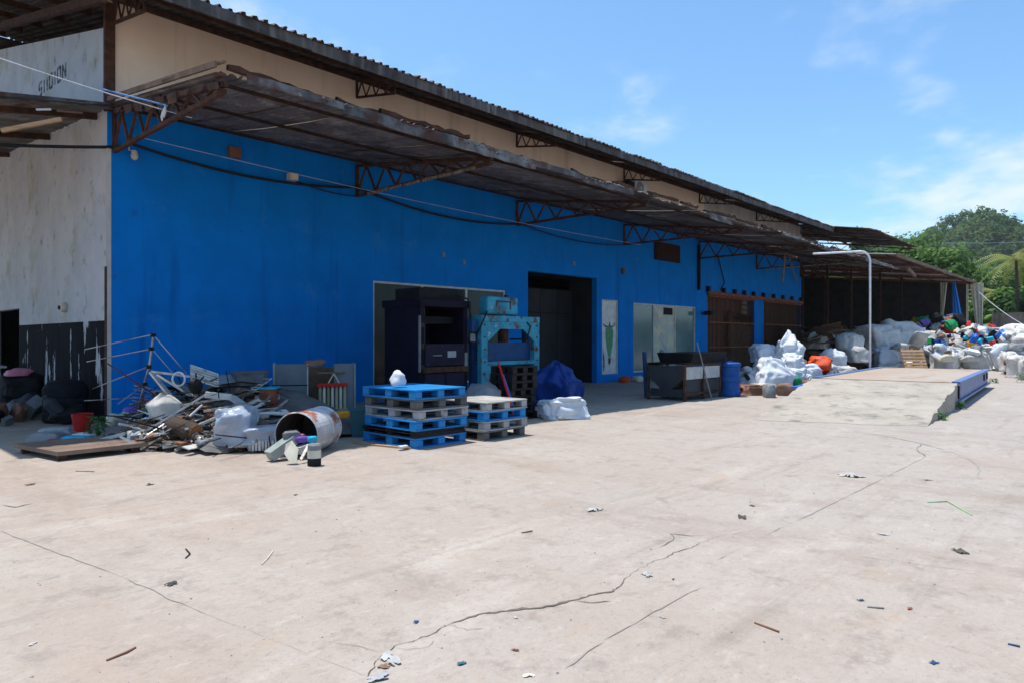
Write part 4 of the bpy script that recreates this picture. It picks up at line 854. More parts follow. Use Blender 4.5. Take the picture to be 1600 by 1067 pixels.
# ------------------------------------------------------------------ jumbo bags and loose plastics at the right
JB = [
 (1478,578,35.5,1.5,1.25,'sack_white','bright white jumbo bag right of the leaning wooden pallet'),
 (1522,578,35.8,1.7,1.15,'sack_white','wrinkled greyish white jumbo bag, second right of the wooden pallet'),
 (1566,577,36,1.8,1.1,'sack_white','wide creased white jumbo bag, third right of the wooden pallet'),
 (1600,574,36.5,1.7,1.1,'sack_white','white jumbo bag at the right picture edge in the bag row'),
 (1450,556,37.5,2.0,1.5,'sack_white','white jumbo bag slumped behind the wooden pallet'),
 (1488,548,38.5,1.7,1.0,'sack_white','flat topped white bag behind the bag row'),
 (1408,550,38,2.7,1.75,'sack_white','biggest white sack, half in shade, on top of the left bag pile'),
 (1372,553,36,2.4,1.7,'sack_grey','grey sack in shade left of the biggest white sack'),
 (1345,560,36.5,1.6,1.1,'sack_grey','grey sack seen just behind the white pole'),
 (1386,578,34.5,1.6,1.25,'sack_print','bluish sack with dark spots right of the white pole'),
 (1412,560,35,1.0,.8,'plastic_clear','clear bluish plastic bag beside the spotted sack'),
 (1424,580,33.5,1.0,.6,'sack_white','small white bag at the foot of the wooden pallet'),
 (1392,580,33.8,1.2,.5,'sack_grey','flat grey bag on the ground right of the white pole'),
 (1556,536,40,2.0,1.0,'sack_grey','patterned grey bundle above the bag row'),
 (1592,546,39,2.3,1.5,'sack_white','big white sack high at the right picture edge'),
 (1592,592,28.5,.9,1.1,'sack_white','dirty white bag standing alone at the right edge, nearest of all bags'),
 (1612,600,27,1.0,1.3,'sack_grey','grey white bag cut by the right picture edge'),
 (1577,580,31,.8,1.0,'sack_white','slumped white bag behind the lone nearest bag'),
]
for i, (a, b, d, w_, h_, mt, lb) in enumerate(JB):
    o = sack('jumbo_bag', PP(a, b, d), (w_*.95, w_*.8, h_*.88), 120+i, mt, lb, 'bag', rz=23*i, e=.55, wr=.12, fold=8, sub=4)
    if w_ > 1.4:
        for k in (0, 1):
            c = Vector((w_*.28*(1 if k else -1), w_*.22*(1 if k else -1), h_*.8)); MB().tube([c+Vector((-.12, 0, -.05)), c+Vector((-.1, .03, .13)), c+Vector((.06, .05, .15)), c+Vector((.13, 0, -.05))], .022, 6).build('lifting_loop', MATS['sack_grey'], o)
for i in range(60):
    px_ = rr.uniform(1370, 1605); d = rr.uniform(33.5, 37.5) if px_ < 1580 else rr.uniform(28, 33); g_ = 530+1.6*1067/d; lift = rr.choice((0, 0, 0, .5, .9, 1.1)); s_ = rr.uniform(.3, .75)
    p = PP(px_, g_, d); sack('rubbish_bag', (p.x, p.y, lift), (s_, s_*.8, s_*.5), 500+i, rr.choice(('sack_grey', 'sack_white', 'sack_grey', 'plastic_clear', 'grey', 'cardboard', 'sack_print', 'cream')), 'small dirty rubbish bag among the jumbo bags near the weighbridge', 'bag', 'small rubbish bags among the jumbo bags', rz=rr.uniform(0, 180), wr=.2, fold=7, sub=3)
for i in range(46):
    px_ = rr.uniform(1335, 1610); d = rr.uniform(34, 39.5); p = PP(px_, 530, d); top = 1.5 if px_ < 1440 else (1.15 if px_ < 1560 else 1.6)
    pil((p.x, p.y, top*rr.uniform(.35, 1.0)), rr.uniform(.8, 1.35), rr.choice(('sack_white', 'sack_grey', 'sack_grey', 'sack_print', 'sack')), 'limp dirty woven sack lying over the jumbo bags by the weighbridge', 'woven sacks over the jumbo bags', 30)
for i in range(110):
    px_ = rr.uniform(1440, 1605); d = rr.uniform(35, 41); p = PP(px_, 530, d); bit(rr.randrange(7), (p.x, p.y, rr.uniform(.9, 1.9)), rr.choice(('white', 'cyan', 'green', 'red', 'ltgrey', 'cream', 'blue', 'grey', 'black', 'brown', 'yellow')), rr.uniform(.4, .9), 'loose plastic item scattered over the white bags', 'loose plastics over the white bags')
wp = thing('wooden_pallet', 'light wooden pallet leaning upright against white bags', 'pallet', PP(1434,580,32.6), -52)
wp.rotation_euler = (R(-24), 0, R(-47))
for k in range(7): MB().box(-.55, 0, .02+k*.165, .55, .022, .13+k*.165).build('slat', MATS['wood'], wp)
for x in (-.52, -.05, .42): MB().box(x, .0225, 0, x+.1, .11, 1.18).build('stringer', MATS['wood'], wp)
dkc = ['black', 'grey', 'grey', 'teal_dark', 'orange', 'red', 'green', 'yellow', 'black', 'purple', 'ltgrey']
for i in range(200):
    px_ = rr.uniform(1432, 1512); d = rr.uniform(40, 46); top = 500+abs(px_-1470)*.18; py_ = top+rr.random()*(540-top)
    bit(rr.randrange(7), PP(px_, py_, d), rr.choice(dkc), rr.uniform(.7, 1.6), 'dark plastic scrap piece in the heap at the shed mouth', 'dark plastic scrap heap')
brc = ['white', 'cyan', 'green', 'red', 'white', 'ltgrey', 'cream', 'blue', 'white', 'grey']
for i in range(200):
    px_ = rr.uniform(1490, 1580); d = rr.uniform(39, 42.5); top = 512+abs(px_-1525)*.2; py_ = top+rr.random()*(546-top)
    bit(rr.randrange(7), PP(px_, py_, d), rr.choice(brc), rr.uniform(.55, 1.3), 'bright plastic scrap piece in the sunlit heap behind the white bags', 'bright plastic scrap heap')
m = drape('heap_core', 45.5, -7.0, 14, 9, 1.9, 21, 'sack_grey', None, None); tag(m, 'low mound of mixed plastic rubbish in front of the shed', 'rubbish')
# hanging tarp and frayed sheets at the shed end
def hang(name, x, y0, y1, z0, z1, mat, label, top=.3, seed=0, cat='tarpaulin', bot=None):
    n = 14; vs = []; fs = []
    for j in range(n):
        t = j/(n-1); z = z1+(z0-z1)*t; wd_ = top+(1-top)*t if bot is None else top+(bot-top)*t; yc = y0+(y1-y0)*t
        for i in range(10):
            u = i/9-.5; vs.append((x+.08*math.sin(i*2.1+seed)+.1*nz(u, t, 0, 2, seed), yc+u*1.0*wd_*abs(1.0), z+(.2*nz(u*6, 3, 1, 1, seed) if j == n-1 else 0)))
    for j in range(n-1):
        for i in range(9): a = j*10+i; fs.append((a, a+1, a+11, a+10))
    return tag(link(name, arr_mesh(name, vs, fs, True), None, None, None, MATS[mat]), label, cat)
hang('tarp', 57.5, -4.0, -4.4, 1.2, 6.0, 'tarp_bright', 'bright blue tarpaulin strip hanging at the right end of the shed', .2, 1)
hang('frayed_sheet', 57.6, -3.3, -3.2, 3.5, 6.0, 'cream', 'frayed pale sheet hanging left of the blue tarpaulin strip', .55, 2, 'sheet', .2)
hang('frayed_sheet', 60.2, -5.1, -5.3, 1.5, 6.0, 'cream', 'frayed pale sheet hanging on the corner post of the shed', .9, 3, 'sheet', .3)
cable('rope', sagline((60.1, -5.0, 5.6), (54.5, -10.5, 1.6), .5), .028, 'rope', 'slack pale guy rope from the shed corner to the ground', 'rope')
# ------------------------------------------------------------------ scrap heap beside the blue wall
def bars(name, pts, w, h, mat, label, cat='scrap metal', group=None):
    m = MB()
    for p, q in zip(pts, pts[1:]): m.bar(p, q, w, h)
    return tag(m.build(name, MATS[mat]), label, cat, group)
def panel(name, c4, t, mat, label, cat, ribs=0, ribm=None):
    a, b, c, d = [Vector(p) for p in c4]; nrm = (b-a).cross(d-a).normalized()*t
    e = thing(name, label, cat, a); o = a
    MB().add([v-o for v in (a, b, c, d, a+nrm, b+nrm, c+nrm, d+nrm)], [(3, 2, 1, 0), (4, 5, 6, 7), (0, 1, 5, 4), (1, 2, 6, 5), (2, 3, 7, 6), (3, 0, 4, 7)]).build('plate', MATS[mat], e)
    for i in range(ribs):
        s = (i+.5)/ribs; p = a.lerp(d, s)-o+nrm*1.6; q = b.lerp(c, s)-o+nrm*1.6
        MB().bar(p, q, (d-a).length/ribs*.35, abs(t)*1.5, tuple(nrm)).build('rib', MATS[ribm or mat], e)
    return e
# heap core
m = drape('scrap_mound', 1.3, -3.45, 3.3, 3.6, .95, 33, 'pal_dgrey', None, None, (-.1, .5)); tag(m, 'dark mass of small mixed scrap under the aluminium pieces', 'scrap')
# television antenna
an = thing('tv_antenna', 'broken rooftop television antenna standing in the scrap heap', 'antenna', (-0.338, -2.583, 0.288))
O = Vector((-0.338, -2.583, 0.288))
def rel(*p): return [Vector(q)-O for q in p]
MB().tube(rel((-0.338, -2.583, 0.267), (-0.289, -2.783, 0.872), (-0.252, -2.897, 1.165), (-0.221, -3.004, 1.693)), .017, 8).build('mast', MATS['alu'], an)
for a, b in (((-0.235, -2.988, 1.672), (-1.101, -2.641, 1.441)), ((-0.249, -2.973, 1.445), (-1.08, -2.663, 1.252)), ((-0.252, -2.897, 1.165), (-1.02, -2.728, 0.835)), ((-0.282, -2.79, 0.872), (-0.682, -2.8, 0.578)), ((-0.221, -3.004, 1.662), (0.266, -3.089, 1.028)), ((-0.235, -2.988, 1.435), (0.162, -2.829, 1.012)), ((-0.282, -2.79, 0.851), (0.022, -2.824, 0.562)), ((-0.296, -2.775, 0.809), (-0.467, -2.885, 0.885))):
    MB().tube(rel(a, b), .0075, 6).build('rod', MATS['alu'], an)
for i in range(9):
    t = i/8; y_ = 604+t*46; x_ = 224-t*11; w_ = 15-t*6
    MB().tube(rel(PP(x_-w_, y_-2, 11.1), PP(x_+w_, y_+3, 11.25)), .006, 6).build('director', MATS['alu'], an)
for p in ((-0.228, -2.996, 1.662), (-0.249, -2.973, 1.445), (-0.259, -2.889, 1.155), (-0.282, -2.79, 0.872)): m = MB(); c = Vector(p)-O; m.box(c.x-.035, c.y-.03, c.z-.03, c.x+.035, c.y+.03, c.z+.03); m.build('clamp', MATS['black'], an)
# big recognisable pieces
e = thing('window_frame', 'bent aluminium window frame sticking up at the left of the scrap heap', 'window frame', (0, 0, 0))
for a, b, w_ in (((-0.249, -2.973, 1.074), (-0.07, -3.61, 0.557), .07), ((-0.249, -2.973, 1.085), (0.401, -3.088, 0.97), .06), ((-0.07, -3.61, 0.557), (0.468, -3.898, 0.66), .06), ((-0.186, -3.041, 1.033), (0.275, -3.394, 0.643), .04)): MB().bar(a, b, w_, .035).build('frame_bar', MATS['alu'], e)
m = MB(); c = Vector((0.051, -3.299, 0.961)); m.tube([c+Vector((.1*math.cos(t)*.7, -.1*math.cos(t)*.7, .11*math.sin(t))) for t in np.linspace(0, 6.283, 17)], .016, 8); m.bar(c+Vector((-.02, .05, -.12)), c+Vector((.25, -.1, -.3)), .06, .02); tag(m.build('chair_arm', MATS['white']), 'white plastic loop handle on top of the scrap heap', 'handle')
panel('louvre_panel', ((0.309, -3.136, 0.943), (0.581, -3.577, 0.802), (0.706, -3.271, 0.996), (0.434, -2.829, 1.154)), .02, 'alu_white', 'pale blue-white ribbed louvre panel at the top of the scrap heap', 'panel', 5)
panel('metal_sheet', ((0.538, -3.531, 0.844), (0.812, -3.68, 0.89), (0.891, -3.324, 0.991), (0.78, -3.204, 0.991)), .015, 'alu', 'bent grey metal sheet right of the louvre panel', 'sheet')
panel('metal_sheet', ((0.071, -3.172, 0.83), (0.17, -3.575, 0.681), (0.282, -3.254, 0.76), (0.05, -2.856, 0.965)), .02, 'alu', 'triangular bright metal sheet in front of the louvre panel', 'sheet')
mo = thing('fan_motor', 'black fan motor lying on the scrap heap', 'motor', (0.156, -3.707, 0.77))
m = MB(); m.lathe([(.02, -.05), (.12, -.05), (.13, 0), (.1, .05), (.03, .06)], 18); m.build('housing', MATS['black'], mo, (0, 0, .1), (R(70), 0, R(30)))
for k in range(3): MB().bar((0, 0, .1), (.16*math.cos(k*2.1+.8), -.03, .1+.2*math.sin(k*2.1+.8)), .05, .015).build('blade', MATS['black'], mo)
e = thing('light_fixture', 'long white box-shaped light fixture across the scrap heap', 'light fixture', (0, 0, 0))
MB().bar((0.173, -4.02, 0.746), (0.495, -4.222, 0.697), .1, .09).build('casing', MATS['alu_white'], e); MB().bar((0.495, -4.222, 0.697), (0.564, -4.444, 0.587), .1, .07).build('end_cap', MATS['ltgrey'], e); MB().bar((0.286, -4.216, 0.789), (0.292, -4.223, 0.69), .012).build('clip', MATS['black'], e)
for a, b, w_, h_, mt, lb in (
 ((-0.615, -3.756, 0.223), (0.087, -4.222, 0.762), .045, .03, 'alu_white', 'long pale aluminium bar rising from lower left to the light fixture'),
 ((-0.825, -4.193, 0.037), (-0.308, -4.384, 0.4), .055, .035, 'alu_white', 'thick pale aluminium bar slanting at the front left of the heap'),
 ((-0.219, -4.481, 0.307), (0.732, -4.626, 0.676), .09, .03, 'alu', 'broad flat aluminium strip in the middle of the heap'),
 ((-0.019, -4.403, 0.529), (0.692, -4.582, 0.626), .06, .03, 'alu', 'aluminium strip behind the clear plastic bag'),
 ((-0.614, -3.463, 0.255), (-0.342, -3.904, 0.326), .1, .04, 'alu_white', 'whitish flat bar low at the left of the heap'),
 ((-0.582, -4.382, 0.057), (-0.248, -4.597, 0.115), .11, .03, 'white', 'white flat plank lying at the front foot of the heap'),
 ((-1.095, -3.237, 0.09), (-0.797, -3.56, 0.204), .12, .05, 'white', 'white plastic trim at the far left front of the heap'),
 ((0.365, -4.67, 0.49), (0.711, -4.75, 0.596), .07, .03, 'alu_white', 'short white strip above the clear plastic bag'),
 ((-0.385, -4.669, 0.138), (-0.233, -5.055, 0.034), .04, .03, 'wood', 'thin pale wooden stick at the front of the heap'),
 ((0.011, -4.287, 0.615), (-0.161, -4.248, 0.453), .05, .02, 'white', 'torn white strip in the centre of the heap')): bars('metal_bar', (a, b), w_, h_, mt, lb)
sack('white_bag', (-0.265, -3.546, 0.368), (.46, .4, .34), 140, 'sack_white', 'white plastic bag on the left flank of the scrap heap', 'bag', peak=.3)
sack('rag', (-0.235, -2.988, 0.507), (.16, .14, .12), 141, 'red', 'red rag behind the white bag in the heap', 'rag', sub=3)
sack('rag', (-0.308, -3.057, 0.425), (.14, .1, .1), 142, 'green', 'green rag left of the white bag in the heap', 'rag', sub=3)
sack('clear_bag', (0.174, -5.053, 0.097), (.62, .5, .52), 143, 'plastic_clear', 'crumpled clear plastic bag in front of the scrap heap', 'bag', e=.5, wr=.13, rz=40)
sack('plastic_sheet', (0.495, -5.401, 0.115), (.75, .5, .24), 144, 'plastic_clear', 'crumpled translucent plastic sheet beside the white drum', 'sheet', e=.5, wr=.16, rz=-30)
lg = thing('log', 'short round log with orange cut end in the scrap heap', 'log', (-0.223, -4.624, 0.245))
m = MB(); m.lathe([(.13, 0), (.14, .1), (.135, .5)], 16); m.build('trunk', MATS['bark'], lg, (0, 0, 0), (R(-80), 0, R(20))); m = MB(); m.lathe([(.02, -.012), (.125, -.01), (.128, -.002)], 16); m.build('cut_end', MATS['log'], lg, (0, 0, 0), (R(-80), 0, R(20)))
gr = thing('grille_panel', 'bluish white slatted grille flat at the foot of the heap', 'grille', (-0.298, -4.763, 0.074), -38)
for k in range(6): MB().box(k*.062, 0, 0, k*.062+.045, .16, .07).build('slat', MATS['alu_white'], gr)
gr = thing('radiator_core', 'grey white finned radiator core beside the drum mouth', 'radiator', (0.152, -5.472, 0.034), -42)
for k in range(9): MB().box(k*.045, 0, 0, k*.045+.03, .14, .14).build('fin', MATS['alu_white'], gr)
MB().box(-.02, .02, .02, .42, .12, .12).build('core', MATS['grey'], gr)
# car-window-like white frame
e = thing('curved_frame', 'white curved window frame right of the clear plastic bag', 'frame', (0, 0, 0))
MB().tube([Vector(p) for p in ((0.5, -4.965, 0.281), (0.587, -4.912, 0.48), (0.774, -4.967, 0.479), (0.94, -5.146, 0.46), (0.967, -5.323, 0.393), (0.967, -5.47, 0.319))], .028, 6).build('rim', MATS['alu_white'], e); MB().bar((0.938, -4.996, 0.518), (0.954, -5.456, 0.357), .09, .02).build('rail', MATS['alu_white'], e); MB().bar((0.737, -4.779, 0.301), (1.076, -4.999, 0.368), .05, .02).build('rail', MATS['wood_old'], e)
bx = thing('sheet_metal_box', 'open grey sheet metal box on top of the scrap heap', 'box', (1.073, -3.079, 0.752), -38)
m = MB(); m.prism([(.06, 0), (.46, 0), (.5, .26), (0, .26)], 'y', 0, .35); m.build('body', MATS['cabinet'], bx); MB().box(-.03, -.02, .262, .53, .37, .29).build('rim', MATS['pal_dgrey'], bx)
bx = thing('rusty_box', 'orange brown rusty metal box left of the grey cabinet', 'box', (1.029, -4.063, 0.382), -40)
MB().box(0, 0, 0, .25, .3, .4).build('body', MATS['rail_rust'], bx); MB().box(-.02, -.02, .402, .27, .32, .43).build('lid', MATS['cyan'], bx); MB().bar((-.05, -.05, 0), (.2, -.1, .3), .05, .02).build('strap', MATS['grey'], bx)
sack('speaker_cone', (1.021, -3.612, 0.716), (.28, .25, .3), 146, 'pal_dgrey', 'dark rounded metal lump beside the open sheet metal box', 'scrap', sub=3)
bars('metal_bar', ((1.053, -3.795, 0.724), (1.321, -3.937, 0.813)), .09, .05, 'brown', 'brown wooden block on the rusty box')
bars('metal_bar', ((1.046, -3.787, 0.777), (1.148, -3.897, 0.82)), .1, .08, 'alu_white', 'small pale box beside the brown wooden block')
# cabinet with bottles rack
cb = thing('steel_cabinet', 'open grey steel cabinet with side panels standing against the blue wall', 'cabinet', (1.907, -2.95, 0.159), -30)
MB().box(0, 0, 0, .56, .03, .98).build('door_panel', MATS['cabinet'], cb); MB().box(-.04, .0, 0, -.004, .45, 1.0).build('side_panel', MATS['frame_grey'], cb); MB().box(.56, .0, 0, .585, .05, .98).build('edge_trim', MATS['ltgrey'], cb)
MB().box(1.05, .02, 0, 1.42, .05, .98).build('door_panel', MATS['cabinet'], cb); MB().box(1.424, .0, 0, 1.45, .45, .98).build('side_panel', MATS['frame_grey'], cb); MB().box(0, .45, 0, 1.42, .48, .9).build('back_panel', MATS['wood_old'], cb)
rk = thing('bottle_rack', 'red topped rack of pale tubes in front of the steel cabinet', 'rack', Vector(cb.location)+Vector((.6, -.45, 0)), -30)
MB().box(0, 0, .56, .55, .12, .62).build('top_bar', MATS['red'], rk)
for k in range(7): m = MB(); m.lathe([(.025, 0), (.028, .02), (.026, .5), (.018, .555)], 10, (.05+k*.075, .06, 0)); m.build('tube', MATS['cream' if k % 2 else 'glassbottle'], rk)
MB().box(0, .02, .1, .55, .1, .14).build('lower_bar', MATS['glassbottle'], rk); MB().bar((.2, .06, .62), (.3, .06, .8), .02).build('wire', MATS['cream'], rk); MB().bar((.4, .06, .62), (.3, .06, .8), .02).build('wire', MATS['cream'], rk)
MB().box(.0, .05, .8, .5, .2, .83).build('shelf', MATS['wood_old'], rk)
sack('cloth', Vector(cb.location)+Vector((.7, -.2, .93)), (.4, .25, .12), 147, 'wood_old', 'dark cloth bundle on top of the steel cabinet', 'cloth', sub=3)
# drum on its side, mouth towards the camera
dm = thing('oil_drum', 'dented white steel drum with rust, lying on its side', 'drum', (.45, -6.24, .3))
ax = Vector((1.42, 1.02, 0)).normalized(); q = ax.to_track_quat('Z', 'Y')
prof = [(.3, 0), (.315, .012), (.3, .03), (.295, .28), (.308, .3), (.295, .32), (.295, .58), (.308, .6), (.295, .62), (.297, .86), (.31, .88), (.29, .885), (.05, .87)]
o = MB().lathe(prof, 36, close=False).build('shell', MATS['drum_white'], dm, smooth=False); o.rotation_euler = q.to_euler()
o = MB().lathe([(.29, 0.005), (.286, .84), (.01, .845)], 36, close=False).build('inside', MATS['drum_inside'], dm); o.rotation_euler = q.to_euler()
dm.rotation_euler = (0, 0, 0)
mb_ = drape('drum_dust', 0, 0, .1, .1, .02, 2, 'brown', None, None); bpy.data.objects.remove(mb_)
# contents spilling out
bars('metal_box', ((0.032, -6.3, 0.073), (0.366, -6.293, 0.255)), .17, .13, 'metalgreen', 'grey green metal box section in front of the drum mouth')
m = MB(); c = [Vector(p) for p in ((0.098, -6.593, 0.247), (0.18, -6.607, 0.29), (0.21, -6.714, 0.181), (0.141, -6.787, 0.026), (0.08, -6.721, 0.043), (0.061, -6.627, 0.14))]; n_ = Vector((.5, .55, .1))*.02
m.add([*c, *[v+n_ for v in c]], [tuple(range(6)), tuple(range(6, 12))[::-1]]+[(i, (i+1) % 6, 6+(i+1) % 6, 6+i) for i in range(6)]); tag(m.build('plastic_cover', MATS['cream']), 'cream pentagonal plastic cover leaning in the drum mouth', 'cover')
bars('metal_bar', ((0.232, -6.738, 0.049), (0.411, -6.638, 0.217)), .04, .02, 'alu', 'short metal strip between the cover and the canister')
bars('metal_box', ((0.366, -6.441, 0.116), (0.501, -6.439, 0.151)), .12, .1, 'alu_white', 'small white box just inside the drum mouth')
cn = thing('canister', 'black and white canister standing before the drum mouth', 'canister', (.28, -6.98, 0))
MB().lathe([(.075, 0), (.085, .01), (.085, .1)], 20).build('base', MATS['black'], cn); MB().lathe([(.085, .1), (.085, .2)], 20).build('band', MATS['cream'], cn); MB().lathe([(.085, .2), (.085, .26), (.07, .28)], 20).build('neck', MATS['grey'], cn)
sack('plastic_scrap', (0.467, -6.624, 0.243), (.12, .1, .08), 148, 'cyan', 'bright blue plastic scrap inside the drum mouth', 'plastic', sub=3)
sack('rag', (0.465, -6.401, 0.22), (.2, .12, .08), 149, 'purple', 'purple rag inside the drum', 'rag', sub=3)
sack('rag', (0.445, -6.305, 0.23), (.2, .12, .09), 150, 'pink', 'pinkish rag inside the drum', 'rag', sub=3)
sack('rag', (0.36, -6.287, 0.272), (.22, .14, .1), 151, 'grey', 'grey rag at the upper left of the drum mouth', 'rag', sub=3)
bn = thing('plastic_bin', 'dark teal plastic bin behind the white drum', 'bin', (2.0, -5.2, 0), -40)
m = MB(); m.prism([(.04, 0), (.5, 0), (.54, .42), (0, .42)], 'y', 0, .4); m.build('body', MATS['bin_teal'], bn); MB().box(-.02, -.02, .421, .56, .42, .45).build('rim', MATS['bin_teal'], bn)
sack('yellow_bag', (1.778, -5.317, 0.354), (.24, .16, .1), 152, 'yellow', 'yellow plastic lump on the teal bin behind the drum', 'plastic', sub=3)
bars('plank', ((1.672, -5.792, 0.006), (1.911, -6.861, 0.015)), .05, .03, 'wood', 'pale wooden stick on the ground by the taller pallet stack', 'stick')
sack('paper_scrap', (1.816, -6.833, 0.032), (.16, .1, .04), 153, 'white', 'white paper scrap at the corner of the taller pallet stack', 'paper', sub=3)
# small indistinct offcuts all over the heap
bm1 = [MB().bar((-.5, 0, 0), (.5, 0, 0), a, b).mesh('offcut') for a, b in ((.05, .03), (.08, .02), (.03, .03), (.12, .015))]
oc = {}
for i in range(150):
    px_ = rr.uniform(205, 432); t = rr.random(); top = 604+max(0, 262-px_)*.75+max(0, px_-395)*.5; py_ = top+t*(698-top); d = 11.5-1.75*t+rr.uniform(-.1, .1)
    mt = rr.choice(('alu', 'alu', 'alu_white', 'pal_dgrey', 'alu', 'grey', 'wood_old', 'alu_white', 'black')); key = (i % 4, mt)
    if key not in oc: c = bm1[i % 4].copy(); c.materials.append(MATS[mt]); oc[key] = c
    tag(link('metal_offcut', oc[key], None, PP(px_, py_, d), (R(rr.gauss(0, 20)), R(rr.gauss(0, 16)), R(rr.gauss(-20, 45))), None, (rr.uniform(.25, .75), 1, 1)), 'small bent offcut among the mixed metal in the scrap heap', 'scrap metal', 'small offcuts in the scrap heap')
for i in range(60):
    px_ = rr.uniform(170, 420); d = 1.6*1067/((690+rr.uniform(-6, 16))-530)
    p = PP(px_, 530+1.6*1067/d, d)
    bit(rr.randrange(7), (p[0], p[1], .02), rr.choice(('ltgrey', 'grey', 'white', 'brown', 'black', 'cream')), rr.uniform(.12, .32), 'small rubbish scrap on the ground along the heap edge', 'small scraps along the heap edge', 'rubbish')
for i in range(70):
    px_ = rr.uniform(215, 430); t = rr.random(); top = 600+max(0, 262-px_)*.7+max(0, px_-395)*.5; py_ = top+t*(695-top); d = 11.4-1.75*t; p = PP(px_, py_, d); a = Vector((rr.gauss(0, .4), rr.gauss(0, .3), rr.gauss(0, .18))); b = Vector((rr.gauss(0, .1), rr.gauss(0, .1), rr.uniform(0, .12)))
    m = MB(); m.tube([p-a, p+b, p+a*.7+b*.5], rr.uniform(.004, .013), 5); tag(m.build('bent_rod', MATS[rr.choice(('rust', 'rust', 'black', 'alu', 'cable', 'wood_old'))]), 'thin bent rod or wire tangled in the scrap heap', 'rod', 'thin rods tangled in the scrap heap')
for i in range(40):
    px_ = rr.uniform(215, 425); t = rr.random(); top = 612+max(0, 262-px_)*.75+max(0, px_-395)*.5; py_ = top+t*(695-top); d = 11.4-1.75*t
    sack('crumpled_scrap', PP(px_, py_, d), (rr.uniform(.1, .26), rr.uniform(.08, .2), rr.uniform(.05, .12)), 700+i, rr.choice(('brown', 'black', 'grey', 'wood_old', 'rust', 'alu', 'cardboard', 'pal_dgrey', 'cream')), 'small crumpled dirty scrap wedged in the scrap heap', 'scrap', 'crumpled scraps in the scrap heap', sub=2, wr=.35, rz=rr.uniform(0, 360))
# rubble at the wall corner
for i, (a, b, d, s_, mt, lb) in enumerate(((182,664,11.2,.3,'cream','rounded beige stone lump at the wall corner'), (196,664,11.1,.24,'grey','grey broken block at the wall corner'), (214,692,10.2,.3,'ltgrey','grey metal cylinder lump at the heap front left'), (186,656,11.5,.16,'grey','small grey stone on the beige lump'), (205,650,11.6,.25,'purple','dark purple bottle bag against the wall left of the antenna'))):
    sack('rubble', PP(a, b, d), (s_, s_*.8, s_*.65), 160+i, mt, lb, 'rubble', e=.7, sub=3)
# steel plate on low feet
pt = thing('steel_plate', 'flat rusty brown platform plate lying low on the ground', 'platform', (-1.86, -4.28, 0))
e1 = Vector((-.22, 1.3, 0)); e2 = Vector((1.12, .02, 0))
A_, B_, C_, D_ = Vector((0, 0, 0)), e2, e1+e2, e1
MB().add([v+Vector((0, 0, z)) for z in (.075, .13) for v in (A_, B_, C_, D_)], [(3, 2, 1, 0), (4, 5, 6, 7), (0, 1, 5, 4), (1, 2, 6, 5), (2, 3, 7, 6), (3, 0, 4, 7)]).build('plate', MATS['plate'], pt)
for s_, t_ in ((.08, .08), (.88, .08), (.08, .88), (.88, .88)): p = e2*s_+e1*t_; MB().box(p.x-.05, p.y-.05, 0, p.x+.05, p.y+.05, .074).build('foot', MATS['rust'], pt)
# left corner: tank, bucket, junk, plant, shelves
tk = thing('water_tank', 'black ribbed plastic tank against the dark side wall', 'tank', (-.5, .75, 0))
MB().lathe([(.36, 0), (.385, .04), (.385, .2), (.37, .23), (.385, .26), (.385, .44), (.37, .47), (.385, .5), (.385, .66), (.3, .78), (.16, .82), (.02, .83)], 28).build('body', MATS['tyre'], tk)
bk = thing('bucket', 'red plastic bucket beside the black tank', 'bucket', (-.72, -1.1, 0))
MB().lathe([(.12, 0), (.165, .3), (.175, .31), (.16, .3), (.115, .02)], 24).build('body', MATS['red'], bk); MB().tube([(.165*math.cos(t), .1*math.sin(t)-.05, .3-.1*abs(math.sin(t))) for t in np.linspace(0, math.pi, 9)], .006, 6).build('handle', MATS['white'], bk)
pb = thing('leafy_plant', 'small green leafy weed at the warehouse corner', 'plant', (-0.94, -2.71, 0))
def leafset(n, r, h, size, seed, mat, parent, name='leaves'):
    r_ = np.random.RandomState(seed); V = []; F = []
    for i in range(n):
        a = r_.uniform(0, 6.28); t = r_.uniform(.15, 1); rad = r*r_.uniform(.2, 1)*(1-.4*t); c = np.array([rad*math.cos(a), rad*math.sin(a), h*t]); s = size*r_.uniform(.6, 1.2)
        d = np.array([math.cos(a), math.sin(a), r_.uniform(-.5, .5)]); d /= np.linalg.norm(d); w_ = np.cross(d, [0, 0, 1]); w_ /= np.linalg.norm(w_); b = len(V)
        V += [c, c+d*s*.5+w_*s*.3, c+d*s-np.array([0, 0, s*.25]), c+d*s*.5-w_*s*.3]; F.append((b, b+1, b+2, b+3))
    return link(name, arr_mesh(name, V, F), parent, None, None, MATS[mat])
leafset(150, .17, .42, .09, 3, 'weed', pb); MB().tube([(0, 0, 0), (.02, .01, .2), (0, .03, .4)], .008, 5).build('stem', MATS['weed'], pb)
for i, (a, b, d, s_, mt, lb) in enumerate(((72,690,10.6,.5,'grey','grey metal tray of junk left of the bucket'), (90,680,11,.45,'ltgrey','pale scrap bundle behind the junk tray'), (85,692,10.4,.22,'red','small red box in front of the junk tray'), (117,692,10.3,.4,'cyan','light blue plastic sheet on the ground by the plant'), (132,686,10.6,.35,'white','white scrap by the green plant'), (62,684,10.8,.3,'white','white pipe scrap at the left of the junk'))):
    sack('junk', PP(a, b, d), (s_, s_*.6, s_*.28), 170+i, mt, lb, 'junk', e=.45, wr=.12, sub=3, rz=-40)
sf = thing('wall_shelf', 'dark workbench in the left doorway with a white top edge', 'bench', (-.9, 5.2, 0))
MB().box(-1.6, .5, .9, .4, 1.6, .95).build('top', MATS['white'], sf)
for x in (-1.5, .3): MB().box(x, .6, 0, x+.06, .66, .9).build('leg', MATS['black'], sf)
